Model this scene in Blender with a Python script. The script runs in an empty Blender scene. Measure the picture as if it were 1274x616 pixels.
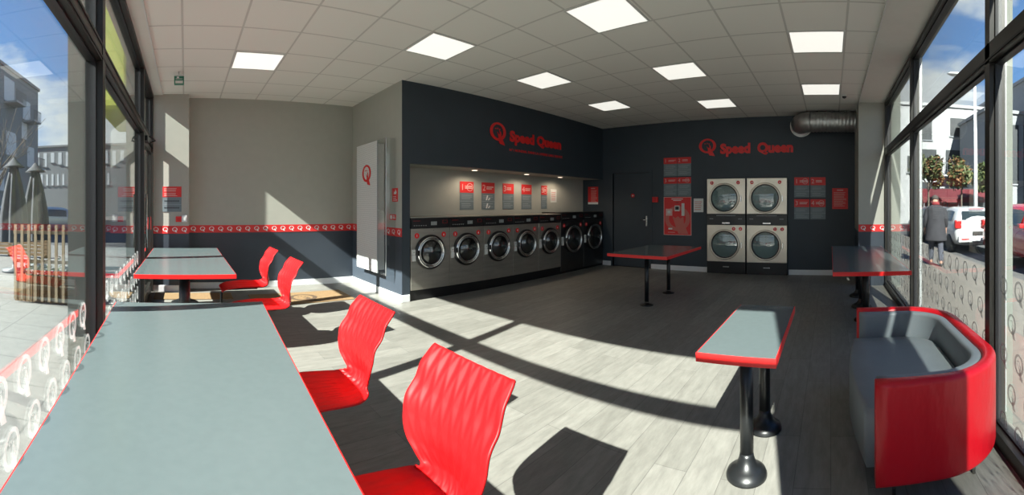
import bpy, bmesh, math, random
from mathutils import Vector, Matrix, noise
random.seed(7)
S = bpy.context.scene
C = S.collection
PI = math.pi
CEIL = 3.216
XG, YG = -0.57, -0.97          # the two glass fronts
XD = 8.09                      # dryer wall
YE, YW, YR = 6.78, 5.02, 5.57  # end wall, washer wall, back of the washer recess
XS = 2.92                      # side wall

# ------------------------------------------------------------------ materials
def mat(name, col=(.8, .8, .8), rough=.5, metal=0., spec=.5, emit=None, strength=1., var=0., vscale=8., bump=0., bscale=60., aniso=None, coat=0.):
    m = bpy.data.materials.new(name); m.use_nodes = True
    nt = m.node_tree; b = nt.nodes['Principled BSDF']
    b.inputs['Base Color'].default_value = (*col, 1)
    b.inputs['Roughness'].default_value = rough
    b.inputs['Metallic'].default_value = metal
    b.inputs['Specular IOR Level'].default_value = spec
    if coat: b.inputs['Coat Weight'].default_value = coat; b.inputs['Coat Roughness'].default_value = .1
    if emit:
        b.inputs['Emission Color'].default_value = (*emit, 1); b.inputs['Emission Strength'].default_value = strength
    tc = nt.nodes.new('ShaderNodeTexCoord')
    mp = nt.nodes.new('ShaderNodeMapping'); nt.links.new(tc.outputs['Object'], mp.inputs['Vector'])
    if aniso: mp.inputs['Scale'].default_value = aniso
    n = nt.nodes.new('ShaderNodeTexNoise'); n.inputs['Scale'].default_value = vscale; n.inputs['Detail'].default_value = 5
    nt.links.new(mp.outputs[0], n.inputs['Vector'])
    v = max(var, .02)
    r = nt.nodes.new('ShaderNodeMapRange')
    r.inputs['From Min'].default_value = .3; r.inputs['From Max'].default_value = .7
    r.inputs['To Min'].default_value = 1 - v; r.inputs['To Max'].default_value = 1 + v
    nt.links.new(n.outputs['Fac'], r.inputs['Value'])
    x = nt.nodes.new('ShaderNodeVectorMath'); x.operation = 'SCALE'; x.inputs[0].default_value = col
    nt.links.new(r.outputs[0], x.inputs['Scale']); nt.links.new(x.outputs[0], b.inputs['Base Color'])
    if bump:
        n2 = nt.nodes.new('ShaderNodeTexNoise'); n2.inputs['Scale'].default_value = bscale; n2.inputs['Detail'].default_value = 3
        nt.links.new(mp.outputs[0], n2.inputs['Vector'])
        bp = nt.nodes.new('ShaderNodeBump'); bp.inputs['Strength'].default_value = bump; bp.inputs['Distance'].default_value = .01
        nt.links.new(n2.outputs['Fac'], bp.inputs['Height']); nt.links.new(bp.outputs[0], b.inputs['Normal'])
    return m

def grid_mat(name, col, line, w, h, mortar, off=(0, 0), swap=None, offset=0., rough=.6, c2=None, bias=0., grain=None, bump=.3, spec=.5, mscale=1.):
    """tiles, planks or slabs from a brick pattern in object space"""
    m = bpy.data.materials.new(name); m.use_nodes = True
    nt = m.node_tree; b = nt.nodes['Principled BSDF']; L = nt.links
    b.inputs['Roughness'].default_value = rough; b.inputs['Specular IOR Level'].default_value = spec
    tc = nt.nodes.new('ShaderNodeTexCoord'); sx = nt.nodes.new('ShaderNodeSeparateXYZ'); cx = nt.nodes.new('ShaderNodeCombineXYZ')
    L.new(tc.outputs['Object'], sx.inputs[0])
    a, bb = swap or ('X', 'Y')
    for k, (ax, o) in enumerate(((a, off[0]), (bb, off[1]))):
        ad = nt.nodes.new('ShaderNodeMath'); ad.operation = 'SUBTRACT'; ad.inputs[1].default_value = o
        L.new(sx.outputs[ax], ad.inputs[0]); L.new(ad.outputs[0], cx.inputs[k])
    br = nt.nodes.new('ShaderNodeTexBrick'); L.new(cx.outputs[0], br.inputs['Vector'])
    br.offset = offset; br.inputs['Scale'].default_value = 1
    br.inputs['Brick Width'].default_value = w; br.inputs['Row Height'].default_value = h
    br.inputs['Mortar Size'].default_value = mortar; br.inputs['Mortar Smooth'].default_value = .1
    br.inputs['Bias'].default_value = bias
    br.inputs['Color1'].default_value = (*col, 1); br.inputs['Color2'].default_value = (*(c2 or col), 1); br.inputs['Mortar'].default_value = (*line, 1)
    out = br.outputs['Color']
    if grain:
        mp = nt.nodes.new('ShaderNodeMapping'); mp.inputs['Scale'].default_value = grain[0]; L.new(tc.outputs['Object'], mp.inputs['Vector'])
        n = nt.nodes.new('ShaderNodeTexNoise'); n.inputs['Scale'].default_value = 1; n.inputs['Detail'].default_value = 8; n.inputs['Roughness'].default_value = .7
        L.new(mp.outputs[0], n.inputs['Vector'])
        r = nt.nodes.new('ShaderNodeMapRange'); r.inputs['From Min'].default_value = .3; r.inputs['From Max'].default_value = .7
        r.inputs['To Min'].default_value = 1 - grain[1]; r.inputs['To Max'].default_value = 1 + grain[1]
        L.new(n.outputs['Fac'], r.inputs['Value'])
        x = nt.nodes.new('ShaderNodeVectorMath'); x.operation = 'SCALE'; L.new(out, x.inputs[0]); L.new(r.outputs[0], x.inputs['Scale']); out = x.outputs[0]
    L.new(out, b.inputs['Base Color'])
    iv = nt.nodes.new('ShaderNodeMath'); iv.operation = 'SUBTRACT'; iv.inputs[0].default_value = 1; L.new(br.outputs['Fac'], iv.inputs[1])
    bp = nt.nodes.new('ShaderNodeBump'); bp.inputs['Strength'].default_value = bump; bp.inputs['Distance'].default_value = .004
    L.new(iv.outputs[0], bp.inputs['Height']); L.new(bp.outputs[0], b.inputs['Normal'])
    return m

def glass_mat(name, tint=(.92, .95, .94), base=.06, glossy=.0):
    m = bpy.data.materials.new(name); m.use_nodes = True
    nt = m.node_tree; nt.nodes.clear(); L = nt.links
    o = nt.nodes.new('ShaderNodeOutputMaterial'); mx = nt.nodes.new('ShaderNodeMixShader')
    t = nt.nodes.new('ShaderNodeBsdfTransparent'); t.inputs[0].default_value = (*tint, 1)
    g = nt.nodes.new('ShaderNodeBsdfGlossy'); g.inputs['Roughness'].default_value = glossy
    lw = nt.nodes.new('ShaderNodeLayerWeight'); lw.inputs['Blend'].default_value = .5
    p = nt.nodes.new('ShaderNodeMath'); p.operation = 'POWER'; p.inputs[1].default_value = 4.5; L.new(lw.outputs['Facing'], p.inputs[0])
    ma = nt.nodes.new('ShaderNodeMath'); ma.operation = 'MULTIPLY_ADD'; ma.inputs[1].default_value = 1 - base; ma.inputs[2].default_value = base
    L.new(p.outputs[0], ma.inputs[0]); L.new(ma.outputs[0], mx.inputs[0]); L.new(t.outputs[0], mx.inputs[1]); L.new(g.outputs[0], mx.inputs[2])
    L.new(mx.outputs[0], o.inputs[0])
    return m

def film_mat(name, col=(.75, .78, .78), fac=.6):
    m = bpy.data.materials.new(name); m.use_nodes = True
    nt = m.node_tree; nt.nodes.clear(); L = nt.links
    o = nt.nodes.new('ShaderNodeOutputMaterial'); mx = nt.nodes.new('ShaderNodeMixShader'); m2 = nt.nodes.new('ShaderNodeMixShader')
    t = nt.nodes.new('ShaderNodeBsdfTransparent'); d = nt.nodes.new('ShaderNodeBsdfDiffuse'); d.inputs[0].default_value = (*col, 1)
    tl = nt.nodes.new('ShaderNodeBsdfTranslucent'); tl.inputs[0].default_value = (*col, 1)
    m2.inputs[0].default_value = .25; L.new(d.outputs[0], m2.inputs[1]); L.new(tl.outputs[0], m2.inputs[2])
    mx.inputs[0].default_value = fac; L.new(t.outputs[0], mx.inputs[1]); L.new(m2.outputs[0], mx.inputs[2]); L.new(mx.outputs[0], o.inputs[0])
    return m

M = dict(
    wall=mat('wall_paint_greige', (.43, .425, .375), .8, var=.02, bump=.05, bscale=200),
    dark=mat('wall_paint_slate', (.031, .043, .056), .55, var=.05, vscale=3, bump=.05, bscale=200),
    blue=mat('dado_paint_slate', (.040, .052, .070), .5, var=.05, vscale=3, bump=.05, bscale=200),
    plaster=mat('soffit_plaster', (.74, .73, .68), .8, bump=.05, bscale=150),
    red=mat('red_vinyl', (.62, .012, .016), .4), redbright=mat('red_edge', (.80, .02, .02), .35),
    sign=mat('sign_red', (.72, .03, .03), .45), white=mat('white_print', (.8, .8, .78), .5),
    pale=mat('pale_print', (.75, .45, .42), .5), grey=mat('sign_grey', (.17, .21, .23), .5), greyl=mat('sign_line', (.32, .36, .38), .5),
    base=mat('baseboard_white', (.72, .73, .74), .45),
    frame=mat('frame_bronze', (.030, .028, .025), .4, metal=.3), framel=mat('frame_gasket', (.010, .010, .012), .5),
    alu=mat('alu_strip', (.5, .52, .53), .35, metal=.6),
    steel=mat('stainless', (.42, .40, .35), .38, metal=.85, var=.10, vscale=3, aniso=(1, 1, 6)),
    steeld=mat('stainless_dark', (.13, .13, .13), .32, metal=1., var=.10, vscale=3),
    steell=mat('dryer_steel', (.62, .56, .47), .33, metal=.75, var=.10, vscale=2.5),
    chrome=mat('chrome', (.58, .58, .57), .2, metal=1.), black=mat('black_plastic', (.006, .006, .007), .35),
    rubber=mat('rubber', (.008, .008, .008), .6), pole=mat('black_powder_coat', (.008, .009, .010), .35),
    top=mat('table_laminate', (.105, .132, .137), .22, var=.03, vscale=30, bump=.03, bscale=400),
    chair=mat('chair_red_plastic', (.60, .004, .006), .48, spec=.35, var=.02),
    sofar=mat('sofa_red_leatherette', (.62, .006, .016), .36, var=.05, vscale=5, bump=.9, bscale=11, aniso=(1, 1, .45)),
    sofag=mat('sofa_grey_leatherette', (.20, .23, .25), .5, var=.05, vscale=6, bump=.1, bscale=25),
    duct=mat('galvanised', (.42, .42, .41), .36, metal=.75, var=.15, vscale=12),
    mat_=mat('coir', (.24, .15, .07), .95, var=.25, vscale=120, bump=.5, bscale=300),
    matq=mat('coir_dark', (.09, .055, .03), .95, var=.2, vscale=100),
    glass=glass_mat('window_glass'), dglass=glass_mat('porthole_glass', (.75, .85, .85), .15, .06), acryl=glass_mat('acrylic', (.95, .96, .96), .05, .08),
    film=film_mat('frosted_film', (.28, .29, .28), .6), film_sunlit=film_mat('frosted_film_sunlit', (.80, .84, .84), .38), drum=mat('drum_steel', (.17, .22, .22), .35, metal=.3, bump=.3, bscale=80),  # second film: sunlight on the left marks is put into its lighter colour
    lamp=mat('lamp_diffuser', (.9, .9, .88), .5, emit=(1., .985, .90), strength=.73),
    spot=mat('spot_glow', (.9, .8, .7), .5, emit=(1., .80, .6), strength=2.6),
    trimw=mat('white_metal', (.7, .7, .68), .4), panel=mat('perforated_white', (.62, .62, .60), .5),
    green=mat('exit_green', (.03, .22, .14), .4), label=mat('label_grey', (.72, .72, .69), .5),
    led=mat('red_display', (.25, .01, .01), .4), digits=mat('button_grey', (.35, .37, .37), .4),
)
M['floor'] = grid_mat('vinyl_planks', (.225, .218, .197), (.12, .115, .105), 1.22, .182, .0018, offset=.37, rough=.42, c2=(.18, .175, .157), grain=((5, 22, 1), .22), bump=.25, spec=.4)
M['ceil'] = grid_mat('ceiling_tiles', (.90, .89, .84), (.66, .65, .61), .6, .6, .011, off=(-.03, -.154), rough=.9, bump=.5, spec=.2)
M['perf'] = grid_mat('perforated_panel', (.86, .86, .84), (.6, .6, .59), .028, .022, .004, swap=('Y', 'Z'), offset=.5, rough=.5)

def band_material():
    return M['sign']

# ------------------------------------------------------------------ mesh builder
def frame_at(o, axis):
    """local x right, y up, z out of a wall seen from the room: 'X' = a wall that faces -X, 'Y' = one that faces -Y"""
    if axis == 'X': r = Matrix(((0, 0, -1), (-1, 0, 0), (0, 1, 0)))
    elif axis == 'Y': r = Matrix(((1, 0, 0), (0, 0, -1), (0, 1, 0)))
    elif axis == 'G': r = Matrix(((0, 0, 1), (1, 0, 0), (0, 1, 0)))      # faces +X
    elif axis == 'B': r = Matrix(((-1, 0, 0), (0, 0, 1), (0, 1, 0)))     # faces +Y
    else: r = Matrix.Identity(3)
    return Matrix.Translation(Vector(o)) @ r.to_4x4()
I4 = Matrix.Identity(4)

class MB:
    def __init__(s, mats, T=None):
        s.v = []; s.f = []; s.mi = []; s.mats = mats if isinstance(mats, (list, tuple)) else [mats]; s.T = T or I4; s.sm = []
    def add(s, vs, fs, m=0, smooth=False, T=None):
        k = len(s.v); T = s.T @ T if T else s.T
        s.v += [tuple(T @ Vector(p)) for p in vs]
        s.f += [tuple(i + k for i in f) for f in fs]; s.mi += [m] * len(fs); s.sm += [smooth] * len(fs)
        return s
    def box(s, x0, x1, y0, y1, z0, z1, m=0, T=None, bev=0.):
        if bev:
            bm = bmesh.new(); bmesh.ops.create_cube(bm, size=1)
            for v in bm.verts: v.co = ((x0 + x1) / 2 + v.co.x * (x1 - x0), (y0 + y1) / 2 + v.co.y * (y1 - y0), (z0 + z1) / 2 + v.co.z * (z1 - z0))
            bmesh.ops.bevel(bm, geom=bm.edges[:], offset=bev, segments=2, affect='EDGES', profile=.5)
            bm.verts.index_update()
            s.add([v.co.copy() for v in bm.verts], [[v.index for v in f.verts] for f in bm.faces], m, False, T); bm.free(); return s
        vs = [(x, y, z) for x in (x0, x1) for y in (y0, y1) for z in (z0, z1)]
        return s.add(vs, [(0, 1, 3, 2), (4, 6, 7, 5), (0, 4, 5, 1), (2, 3, 7, 6), (0, 2, 6, 4), (1, 5, 7, 3)], m, False, T)
    def lathe(s, prof, n=32, m=0, T=None, smooth=True, sx=1., sy=1., cap=True):
        """prof: (radius, height) along local z"""
        vs = []; fs = []
        for r, z in prof:
            for i in range(n):
                a = 2 * PI * i / n; vs.append((r * math.cos(a) * sx, r * math.sin(a) * sy, z))
        for j in range(len(prof) - 1):
            for i in range(n):
                fs.append((j * n + i, j * n + (i + 1) % n, (j + 1) * n + (i + 1) % n, (j + 1) * n + i))
        if cap and prof[0][0] > 1e-6: fs.append(tuple(range(n - 1, -1, -1)))
        if cap and prof[-1][0] > 1e-6: fs.append(tuple((len(prof) - 1) * n + i for i in range(n)))
        return s.add(vs, fs, m, smooth, T)
    def cyl(s, p0, p1, r, n=16, m=0, r2=None, smooth=True):
        p0, p1 = Vector(p0), Vector(p1); d = p1 - p0
        T = Matrix.Translation(p0) @ d.to_track_quat('Z', 'Y').to_matrix().to_4x4()
        return s.lathe([(r, 0), (r if r2 is None else r2, d.length)], n, m, T, smooth)
    def tube(s, pts, r, n=8, m=0):
        pts = [Vector(p) for p in pts]; vs = []; fs = []
        for i, p in enumerate(pts):
            d = (pts[min(i + 1, len(pts) - 1)] - pts[max(i - 1, 0)]).normalized()
            q = d.to_track_quat('Z', 'Y')
            rr = r[i] if isinstance(r, (list, tuple)) else r
            for k in range(n):
                a = 2 * PI * k / n; vs.append(p + q @ Vector((rr * math.cos(a), rr * math.sin(a), 0)))
        for i in range(len(pts) - 1):
            for k in range(n): fs.append((i * n + k, i * n + (k + 1) % n, (i + 1) * n + (k + 1) % n, (i + 1) * n + k))
        fs.append(tuple(range(n - 1, -1, -1))); fs.append(tuple((len(pts) - 1) * n + k for k in range(n)))
        return s.add(vs, fs, m, True)
    def poly(s, pts, z0=0., z1=None, m=0, T=None):
        """flat outline in local xy; extruded z0..z1 when z1 is given"""
        n = len(pts)
        if z1 is None: return s.add([(x, y, z0) for x, y in pts], [tuple(range(n))], m, False, T)
        vs = [(x, y, z0) for x, y in pts] + [(x, y, z1) for x, y in pts]
        fs = [tuple(range(n - 1, -1, -1)), tuple(range(n, 2 * n))] + [(i, (i + 1) % n, n + (i + 1) % n, n + i) for i in range(n)]
        return s.add(vs, fs, m, False, T)
    def ring(s, c, ro, ri, z0=0., z1=None, n=40, m=0, T=None, ci=None):
        cx, cy = c; ci = ci or c
        ro = ro if isinstance(ro, tuple) else (ro, ro); ri = ri if isinstance(ri, tuple) else (ri, ri)
        o = [(cx + ro[0] * math.cos(2 * PI * i / n), cy + ro[1] * math.sin(2 * PI * i / n)) for i in range(n)]
        q = [(ci[0] + ri[0] * math.cos(2 * PI * i / n), ci[1] + ri[1] * math.sin(2 * PI * i / n)) for i in range(n)]
        if z1 is None:
            return s.add([(x, y, z0) for x, y in o + q], [(i, (i + 1) % n, n + (i + 1) % n, n + i) for i in range(n)], m, False, T)
        vs = [(x, y, z0) for x, y in o + q] + [(x, y, z1) for x, y in o + q]; fs = []
        for i in range(n):
            j = (i + 1) % n
            fs += [(i, n + i, n + j, j), (2 * n + i, 2 * n + j, 3 * n + j, 3 * n + i), (i, j, 2 * n + j, 2 * n + i), (n + i, 3 * n + i, 3 * n + j, n + j)]
        return s.add(vs, fs, m, False, T)
    def grid(s, fn, nu, nv, m=0, smooth=True, closed=False):
        vs = [fn(i / (nu - (0 if closed else 1)), j / (nv - 1)) for j in range(nv) for i in range(nu)]; fs = []
        for j in range(nv - 1):
            for i in range(nu if closed else nu - 1):
                fs.append((j * nu + i, j * nu + (i + 1) % nu, (j + 1) * nu + (i + 1) % nu, (j + 1) * nu + i))
        return s.add(vs, fs, m, smooth)
    def text(s, body, size, z0=0., z1=.002, m=0, bold=0., sx=1., align='LEFT', T=None, width=None):
        cu = bpy.data.curves.new('t', 'FONT'); cu.body = body; cu.size = size; cu.offset = bold; cu.align_x = align; cu.resolution_u = 3
        cu.extrude = (z1 - z0) / 2
        o = bpy.data.objects.new('t', cu); C.objects.link(o)
        dg = bpy.context.evaluated_depsgraph_get(); me = bpy.data.meshes.new_from_object(o.evaluated_get(dg))
        co = [v.co.copy() for v in me.vertices]
        if width and co:
            x0 = min(c.x for c in co); x1 = max(c.x for c in co); k = width / (x1 - x0); off = -x0
        else: k = sx; off = 0
        s.add([((c.x + off) * k, c.y, c.z + (z0 + z1) / 2) for c in co], [tuple(p.vertices) for p in me.polygons], m, False, T)
        C.objects.unlink(o); bpy.data.objects.remove(o); bpy.data.meshes.remove(me); bpy.data.curves.remove(cu)
        return s
    def build(s, name, parent=None, solid=0., **kw):
        me = bpy.data.meshes.new(name); me.from_pydata(s.v, [], s.f); me.update()
        for m in s.mats: me.materials.append(M[m] if isinstance(m, str) else m)
        me.polygons.foreach_set('material_index', s.mi); me.polygons.foreach_set('use_smooth', s.sm)
        bm = bmesh.new(); bm.from_mesh(me)
        if kw.get('recalc', True): bmesh.ops.recalc_face_normals(bm, faces=bm.faces[:])
        bm.to_mesh(me); bm.free(); me.update()
        o = bpy.data.objects.new(name, me); C.objects.link(o)
        if parent: 
            o.parent = parent
            o.matrix_parent_inverse = Matrix.Translation(-Vector(parent.location)) if kw.get('world', True) and not kw.get('local') else I4
        return o

def tag(o, label=None, cat=None, group=None, kind=None):
    if label: o['label'] = label
    if cat: o['category'] = cat
    if group: o['group'] = group
    if kind: o['kind'] = kind
    return o
def thing(name, loc, label, cat, group=None, rz=0.):
    o = bpy.data.objects.new(name, None); o.location = loc; o.rotation_euler = (0, 0, rz); o.empty_display_size = .1
    C.objects.link(o); return tag(o, label, cat, group)
def struct(mb, name, parent=None):
    o = mb.build(name, parent)
    if not parent: o['kind'] = 'structure'
    return o
def copy_tree(o, parent=None):
    c = o.copy(); C.objects.link(c); c.parent = parent
    for ch in list(o.children): copy_tree(ch, c)
    return c

# the round Q mark: ring, tail with strands, three dots; unit height about 1.15, centred on its ring
def qmark(mb, T, z0=0., z1=None, m=0, n=28, fine=True, k=1.):
    mb.ring((0, 0), (.46 * k, .46), (.31 * k, .35), z0, z1, n, m, T, ci=(.0, .01))
    mb.poly([(-.04 * k, -.02), (.06 * k, -.14), (.10 * k, -.10), (.13 * k, -.16), (.17 * k, -.12), (.19 * k, -.22), (.33 * k, -.50), (.40 * k, -.66), (.26 * k, -.64), (.10 * k, -.60), (.02 * k, -.40), (.03 * k, -.25)], z0 + .0004, None if z1 is None else z1 + .0004, m, T)
    if fine:
        for x, y in ((-.13, .14), (-.02, .16), (.09, .12)):
            mb.poly([(x * k + .035 * k * math.cos(a), y + .035 * math.sin(a)) for a in [i * PI / 3 for i in range(6)]], z0, z1, m, T)
        for x, y, d in ((.07, .07, .06), (.13, .02, .03)):
            mb.poly([(x * k, y), (x * k + .03, y), (x * k + .06 + d / 3, y - .18), (x * k + .03 + d / 3, y - .20)], z0, z1, m, T)

# ------------------------------------------------------------------ the setting
fl = MB('floor'); fl.box(-.75, XD, -1.1, YE, -.10, 0); struct(fl, 'floor')
ce = MB(['ceil', 'plaster'])
ce.box(-.36, XD, -.475, YE, CEIL, CEIL + .08, 0); struct(ce, 'ceiling')
tr = MB('plaster'); tr.box(-.70, -.36, -1.03, YE, CEIL - .012, CEIL + .08); struct(tr, 'trim_1')
tr = MB('plaster'); tr.box(-.36, XD, -1.03, -.475, CEIL - .012, CEIL + .08); struct(tr, 'trim_2')
tr = MB('trimw'); tr.box(-.375, -.36, -.475, YE - .34, CEIL - .03, CEIL - .012); tr.box(-.375, XD, -.49, -.475, CEIL - .03, CEIL - .012); struct(tr, 'trim_3')
roof = MB('plaster'); roof.box(-.70, XD + .4, -1.03, YE + .4, CEIL + .081, CEIL + .35); struct(roof, 'roof')

BZ0, BZ1 = .945, 1.07
def band(axis, o, L, n, name, reach=None):
    T = frame_at(o, axis); mb = MB(['sign', 'white'], T)
    mb.box(0, L, 0, BZ1 - BZ0, 0, .003, 0)
    for i in range(n):
        x = (i + .5) * L / n
        qmark(mb, Matrix.Translation((x, .068, 0)) @ Matrix.Scale(.074, 4), .055, None, 1, 20, False, 1.25)
    o = mb.build(name); o['kind'] = 'structure'
    return o
# end wall
w = MB(['wall', 'blue']); w.box(-.6, XS + .2, YE, YE + .2, BZ0, CEIL + .08, 0); w.box(-.6, XS + .2, YE, YE + .2, -.1, BZ0, 1); struct(w, 'wall_left')
w = MB(['wall', 'blue']); w.box(-.545, .055, 6.54, YE + .01, BZ0, CEIL - .002, 0); w.box(-.545, .055, 6.54, YE + .01, 0, BZ0, 1); struct(w, 'pillar')
# side wall (runs from the end wall to the washer wall) and washer wall
w = MB(['wall', 'blue', 'dark']); w.box(XS, XS + .125, YW, YE, BZ0, CEIL, 0); w.box(XS, XS + .125, YW, YE, 0, BZ0, 1)
w.box(XS + .0005, XS + .13, YW - .004, YW, 0, CEIL, 2); struct(w, 'wall_middle')
w = MB(['dark', 'wall']); w.box(XS + .13, XD, YW - .004, YW + .1, 2.02, CEIL, 0); struct(w, 'wall_back')
w = MB('wall'); w.box(XS + .13, XD, YR, YR + .15, 0, 2.02); struct(w, 'wall_recess')
w = MB('wall'); w.box(XS + .13, XD, YW + .1, YR + .15, 2.02, 2.10); struct(w, 'recess_ceiling')
# dryer wall
w = MB('dark')
w.box(XD, XD + .2, 4.74, YR + .16, -.05, CEIL + .08); w.box(XD, XD + .2, -1.15, 3.81, -.05, CEIL + .08); w.box(XD, XD + .2, 3.81, 4.74, 2.14, CEIL + .08)
struct(w, 'wall_right')
# right pillar
w = MB(['wall', 'blue']); w.box(7.0, XD, -1.0, -.475, BZ0, CEIL - .014, 0); w.box(7.0, XD, -1.0, -.475, 0, BZ0, 1); struct(w, 'pillar')
# corner between the two glass fronts and outer lintel
w = MB('wall'); w.box(-.66, -.545, -1.03, -.30, -.1, CEIL); w.box(-.545, -.40, -1.03, -.86, -.1, CEIL); struct(w, 'pillar')
# baseboards
def baseb(name, x0, x1, y0, y1):
    b = MB('base'); b.box(x0, x1, y0, y1, 0, .105, bev=.004); struct(b, name)
baseb('baseboard_left', .055, XS, YE - .014, YE)
baseb('baseboard_pillar', -.545, .069, 6.526, 6.54)
baseb('baseboard_middle', XS - .014, XS, YW - .012, YE - .014)
baseb('baseboard_back', XS - .014, 3.045, YW - .018, YW - .004)
baseb('baseboard_right', XD - .014, XD, 4.79, YW - .01)
baseb('baseboard_right', XD - .014, XD, 2.50, 3.78)
baseb('baseboard_right', XD - .014, XD, -.475, .83)
# red bands with the round mark
band('Y', (.055, YE, BZ0), XS - .055, 19, 'trim_4')
band('Y', (-.545, 6.54, BZ0), .60, 4, 'trim_5')
band('X', (XS, YE, BZ0), YE - YW, 11, 'trim_6')
band('X', (7.0, -.475, BZ0), .49, 3, 'trim_7')
# door in the dryer wall
d = MB(['dark', 'black']); 
d.box(XD - .012, XD + .06, 3.755, 3.81, 0, 2.195); d.box(XD - .012, XD + .06, 4.74, 4.795, 0, 2.195); d.box(XD - .012, XD + .06, 3.81, 4.74, 2.14, 2.195)
d.box(XD + .021, XD + .065, 3.82, 4.73, .01, 2.135, 0)
d.box(XD + .07, XD + .12, 3.7, 4.8, -.02, 2.2, 1)
door = struct(d, 'door_1')
h = MB('chrome'); h.box(XD - .004, XD + .021, 3.875, 3.915, .94, 1.17, bev=.004); h.cyl((XD, 3.895, 1.08), (XD - .05, 3.895, 1.08), .009); h.cyl((XD - .05, 3.89, 1.08), (XD - .05, 4.02, 1.08), .009)
h.build('door_handle', door)
T = frame_at((XD + .019, 4.24, 1.625), 'X'); h = MB(['sign', 'white'], T); h.lathe([(.047, 0), (.047, .003)], 24, 0); h.box(-.008, .008, -.02, .02, .003, .004, 1); h.box(-.02, .02, -.006, .006, .003, .0045, 1); h.build('door_sign', door)

# ---- glass fronts
def window(name, axis, a0, a1, z0, z1, plane, out, decal=None, gap=.045):
    """a fixed pane with its gaskets; the pane is a 6 mm sheet"""
    g = MB('framel')
    def b(p0, p1, q0, q1, mb, t0, t1):
        if axis == 'X': mb.box(min(plane + t0 * out, plane + t1 * out), max(plane + t0 * out, plane + t1 * out), p0, p1, q0, q1)
        else: mb.box(p0, p1, min(plane + t0 * out, plane + t1 * out), max(plane + t0 * out, plane + t1 * out), q0, q1)
    t = .014
    b(a0, a0 + t, z0, z1, g, -.012, .03); b(a1 - t, a1, z0, z1, g, -.012, .03)
    b(a0 + t, a1 - t, z0, z0 + t, g, -.012, .03); b(a0 + t, a1 - t, z1 - t, z1, g, -.012, .03)
    o = struct(g, name)
    p = MB('glass'); b(a0 + .008, a1 - .008, z0 + .008, z1 - .008, p, .004, .010); p.build('pane', o)
    if decal: decal(o, a0, a1)
    return o
def decal_left(o, a0, a1):
    mb = MB('film_sunlit', frame_at((XG - .001, 0, 0), 'G'))
    n = int((a1 - a0) / .215)
    for r in range(4):
        for i in range(n):
            y = a0 + .12 + i * .215 + (.1 if r % 2 else 0); z = .775 - r * .215
            if y > a1 - .08: continue
            qmark(mb, Matrix.Translation((y, z, 0)) @ Matrix.Rotation(.0, 4, 'Z') @ Matrix.Scale(.155, 4), 0, None, 0, 26, True, .95)
    mb.build('frosted_marks', o)
def decal_right(o, a0, a1):
    mb = MB('film', frame_at((0, YG - .001, 0), 'B'))
    n = int((a1 - a0) / .20)
    for r in range(5):
        for i in range(n):
            x = a0 + .11 + i * .20 + (.09 if r % 2 else 0); z = .93 - r * .20
            if x > a1 - .08: continue
            qmark(mb, Matrix.Translation((-x, z, 0)) @ Matrix.Scale(.125, 4), 0, None, 0, 26, True, .95)
    mb.build('frosted_marks', o)
TZ0, TZ1, TOP = 2.335, 2.455, 3.155
# left front: uprights at these Y; the far bay holds the entrance door
m = MB(['frame', 'framel'])
for y, wd in ((-.27, .06), (2.57, .085), (5.12, .07), (6.525, .03)):
    m.box(XG - .055, XG + .055, y - wd / 2, y + wd / 2, 0, CEIL - .012)
m.box(XG - .05, XG + .05, -.34, 6.54, TZ0, TZ1); m.box(XG - .06, XG + .06, -.34, 6.54, TOP, CEIL - .012); m.box(XG - .05, XG + .05, -.34, 5.12, 0, .085)
m.box(XG + .05, XG + .056, -.28, 6.48, TZ0 + .015, TZ0 + .03, 1); m.box(XG + .05, XG + .056, -.28, 6.48, TZ1 - .03, TZ1 - .015, 1)
struct(m, 'window_frame_left')
window('window_1', 'X', -.24, 2.5275, .085, TZ0, XG, -1, decal_left)
window('window_2', 'X', 2.6125, 5.085, .085, TZ0, XG, -1, decal_left)
window('window_3', 'X', -.24, 2.5275, TZ1, TOP, XG, -1)
window('window_4', 'X', 2.6125, 5.085, TZ1, TOP, XG, -1)
window('window_5', 'X', 5.155, 6.51, TZ1, TOP, XG, -1)
# glazed entrance door
d = MB('frame')
d.box(XG - .02, XG + .03, 5.16, 5.24, .01, TZ0 - .01); d.box(XG - .02, XG + .03, 6.40, 6.48, .01, TZ0 - .01)
d.box(XG - .02, XG + .03, 5.24, 6.40, TZ0 - .10, TZ0 - .01); d.box(XG - .02, XG + .03, 5.24, 6.40, .01, .18)
door2 = struct(d, 'door_2')
d = MB('glass'); d.box(XG, XG + .008, 5.24, 6.40, .18, TZ0 - .10); d.build('pane', door2)
d = MB('black'); d.box(XG + .03, XG + .085, 5.25, 5.52, TZ0 - .075, TZ0 - .01, bev=.006); d.tube([(XG + .10, 5.35, TZ0 - .01), (XG + .16, 5.62, TZ0 - .02), (XG + .06, 5.9, TZ0 - .01)], .010); d.build('door_closer', door2)
d = MB('chrome'); d.cyl((XG + .075, 5.21, .85), (XG + .075, 5.21, 1.55), .014); d.cyl((XG + .03, 5.21, .9), (XG + .075, 5.21, .9), .008); d.cyl((XG + .03, 5.21, 1.5), (XG + .075, 5.21, 1.5), .008); d.build('door_handle', door2)
d = MB(['sign', 'white']); d.box(XG + .03, XG + .034, 6.40, 6.37, 1.02, 1.22); d.build('push_plate', door2)

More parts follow.
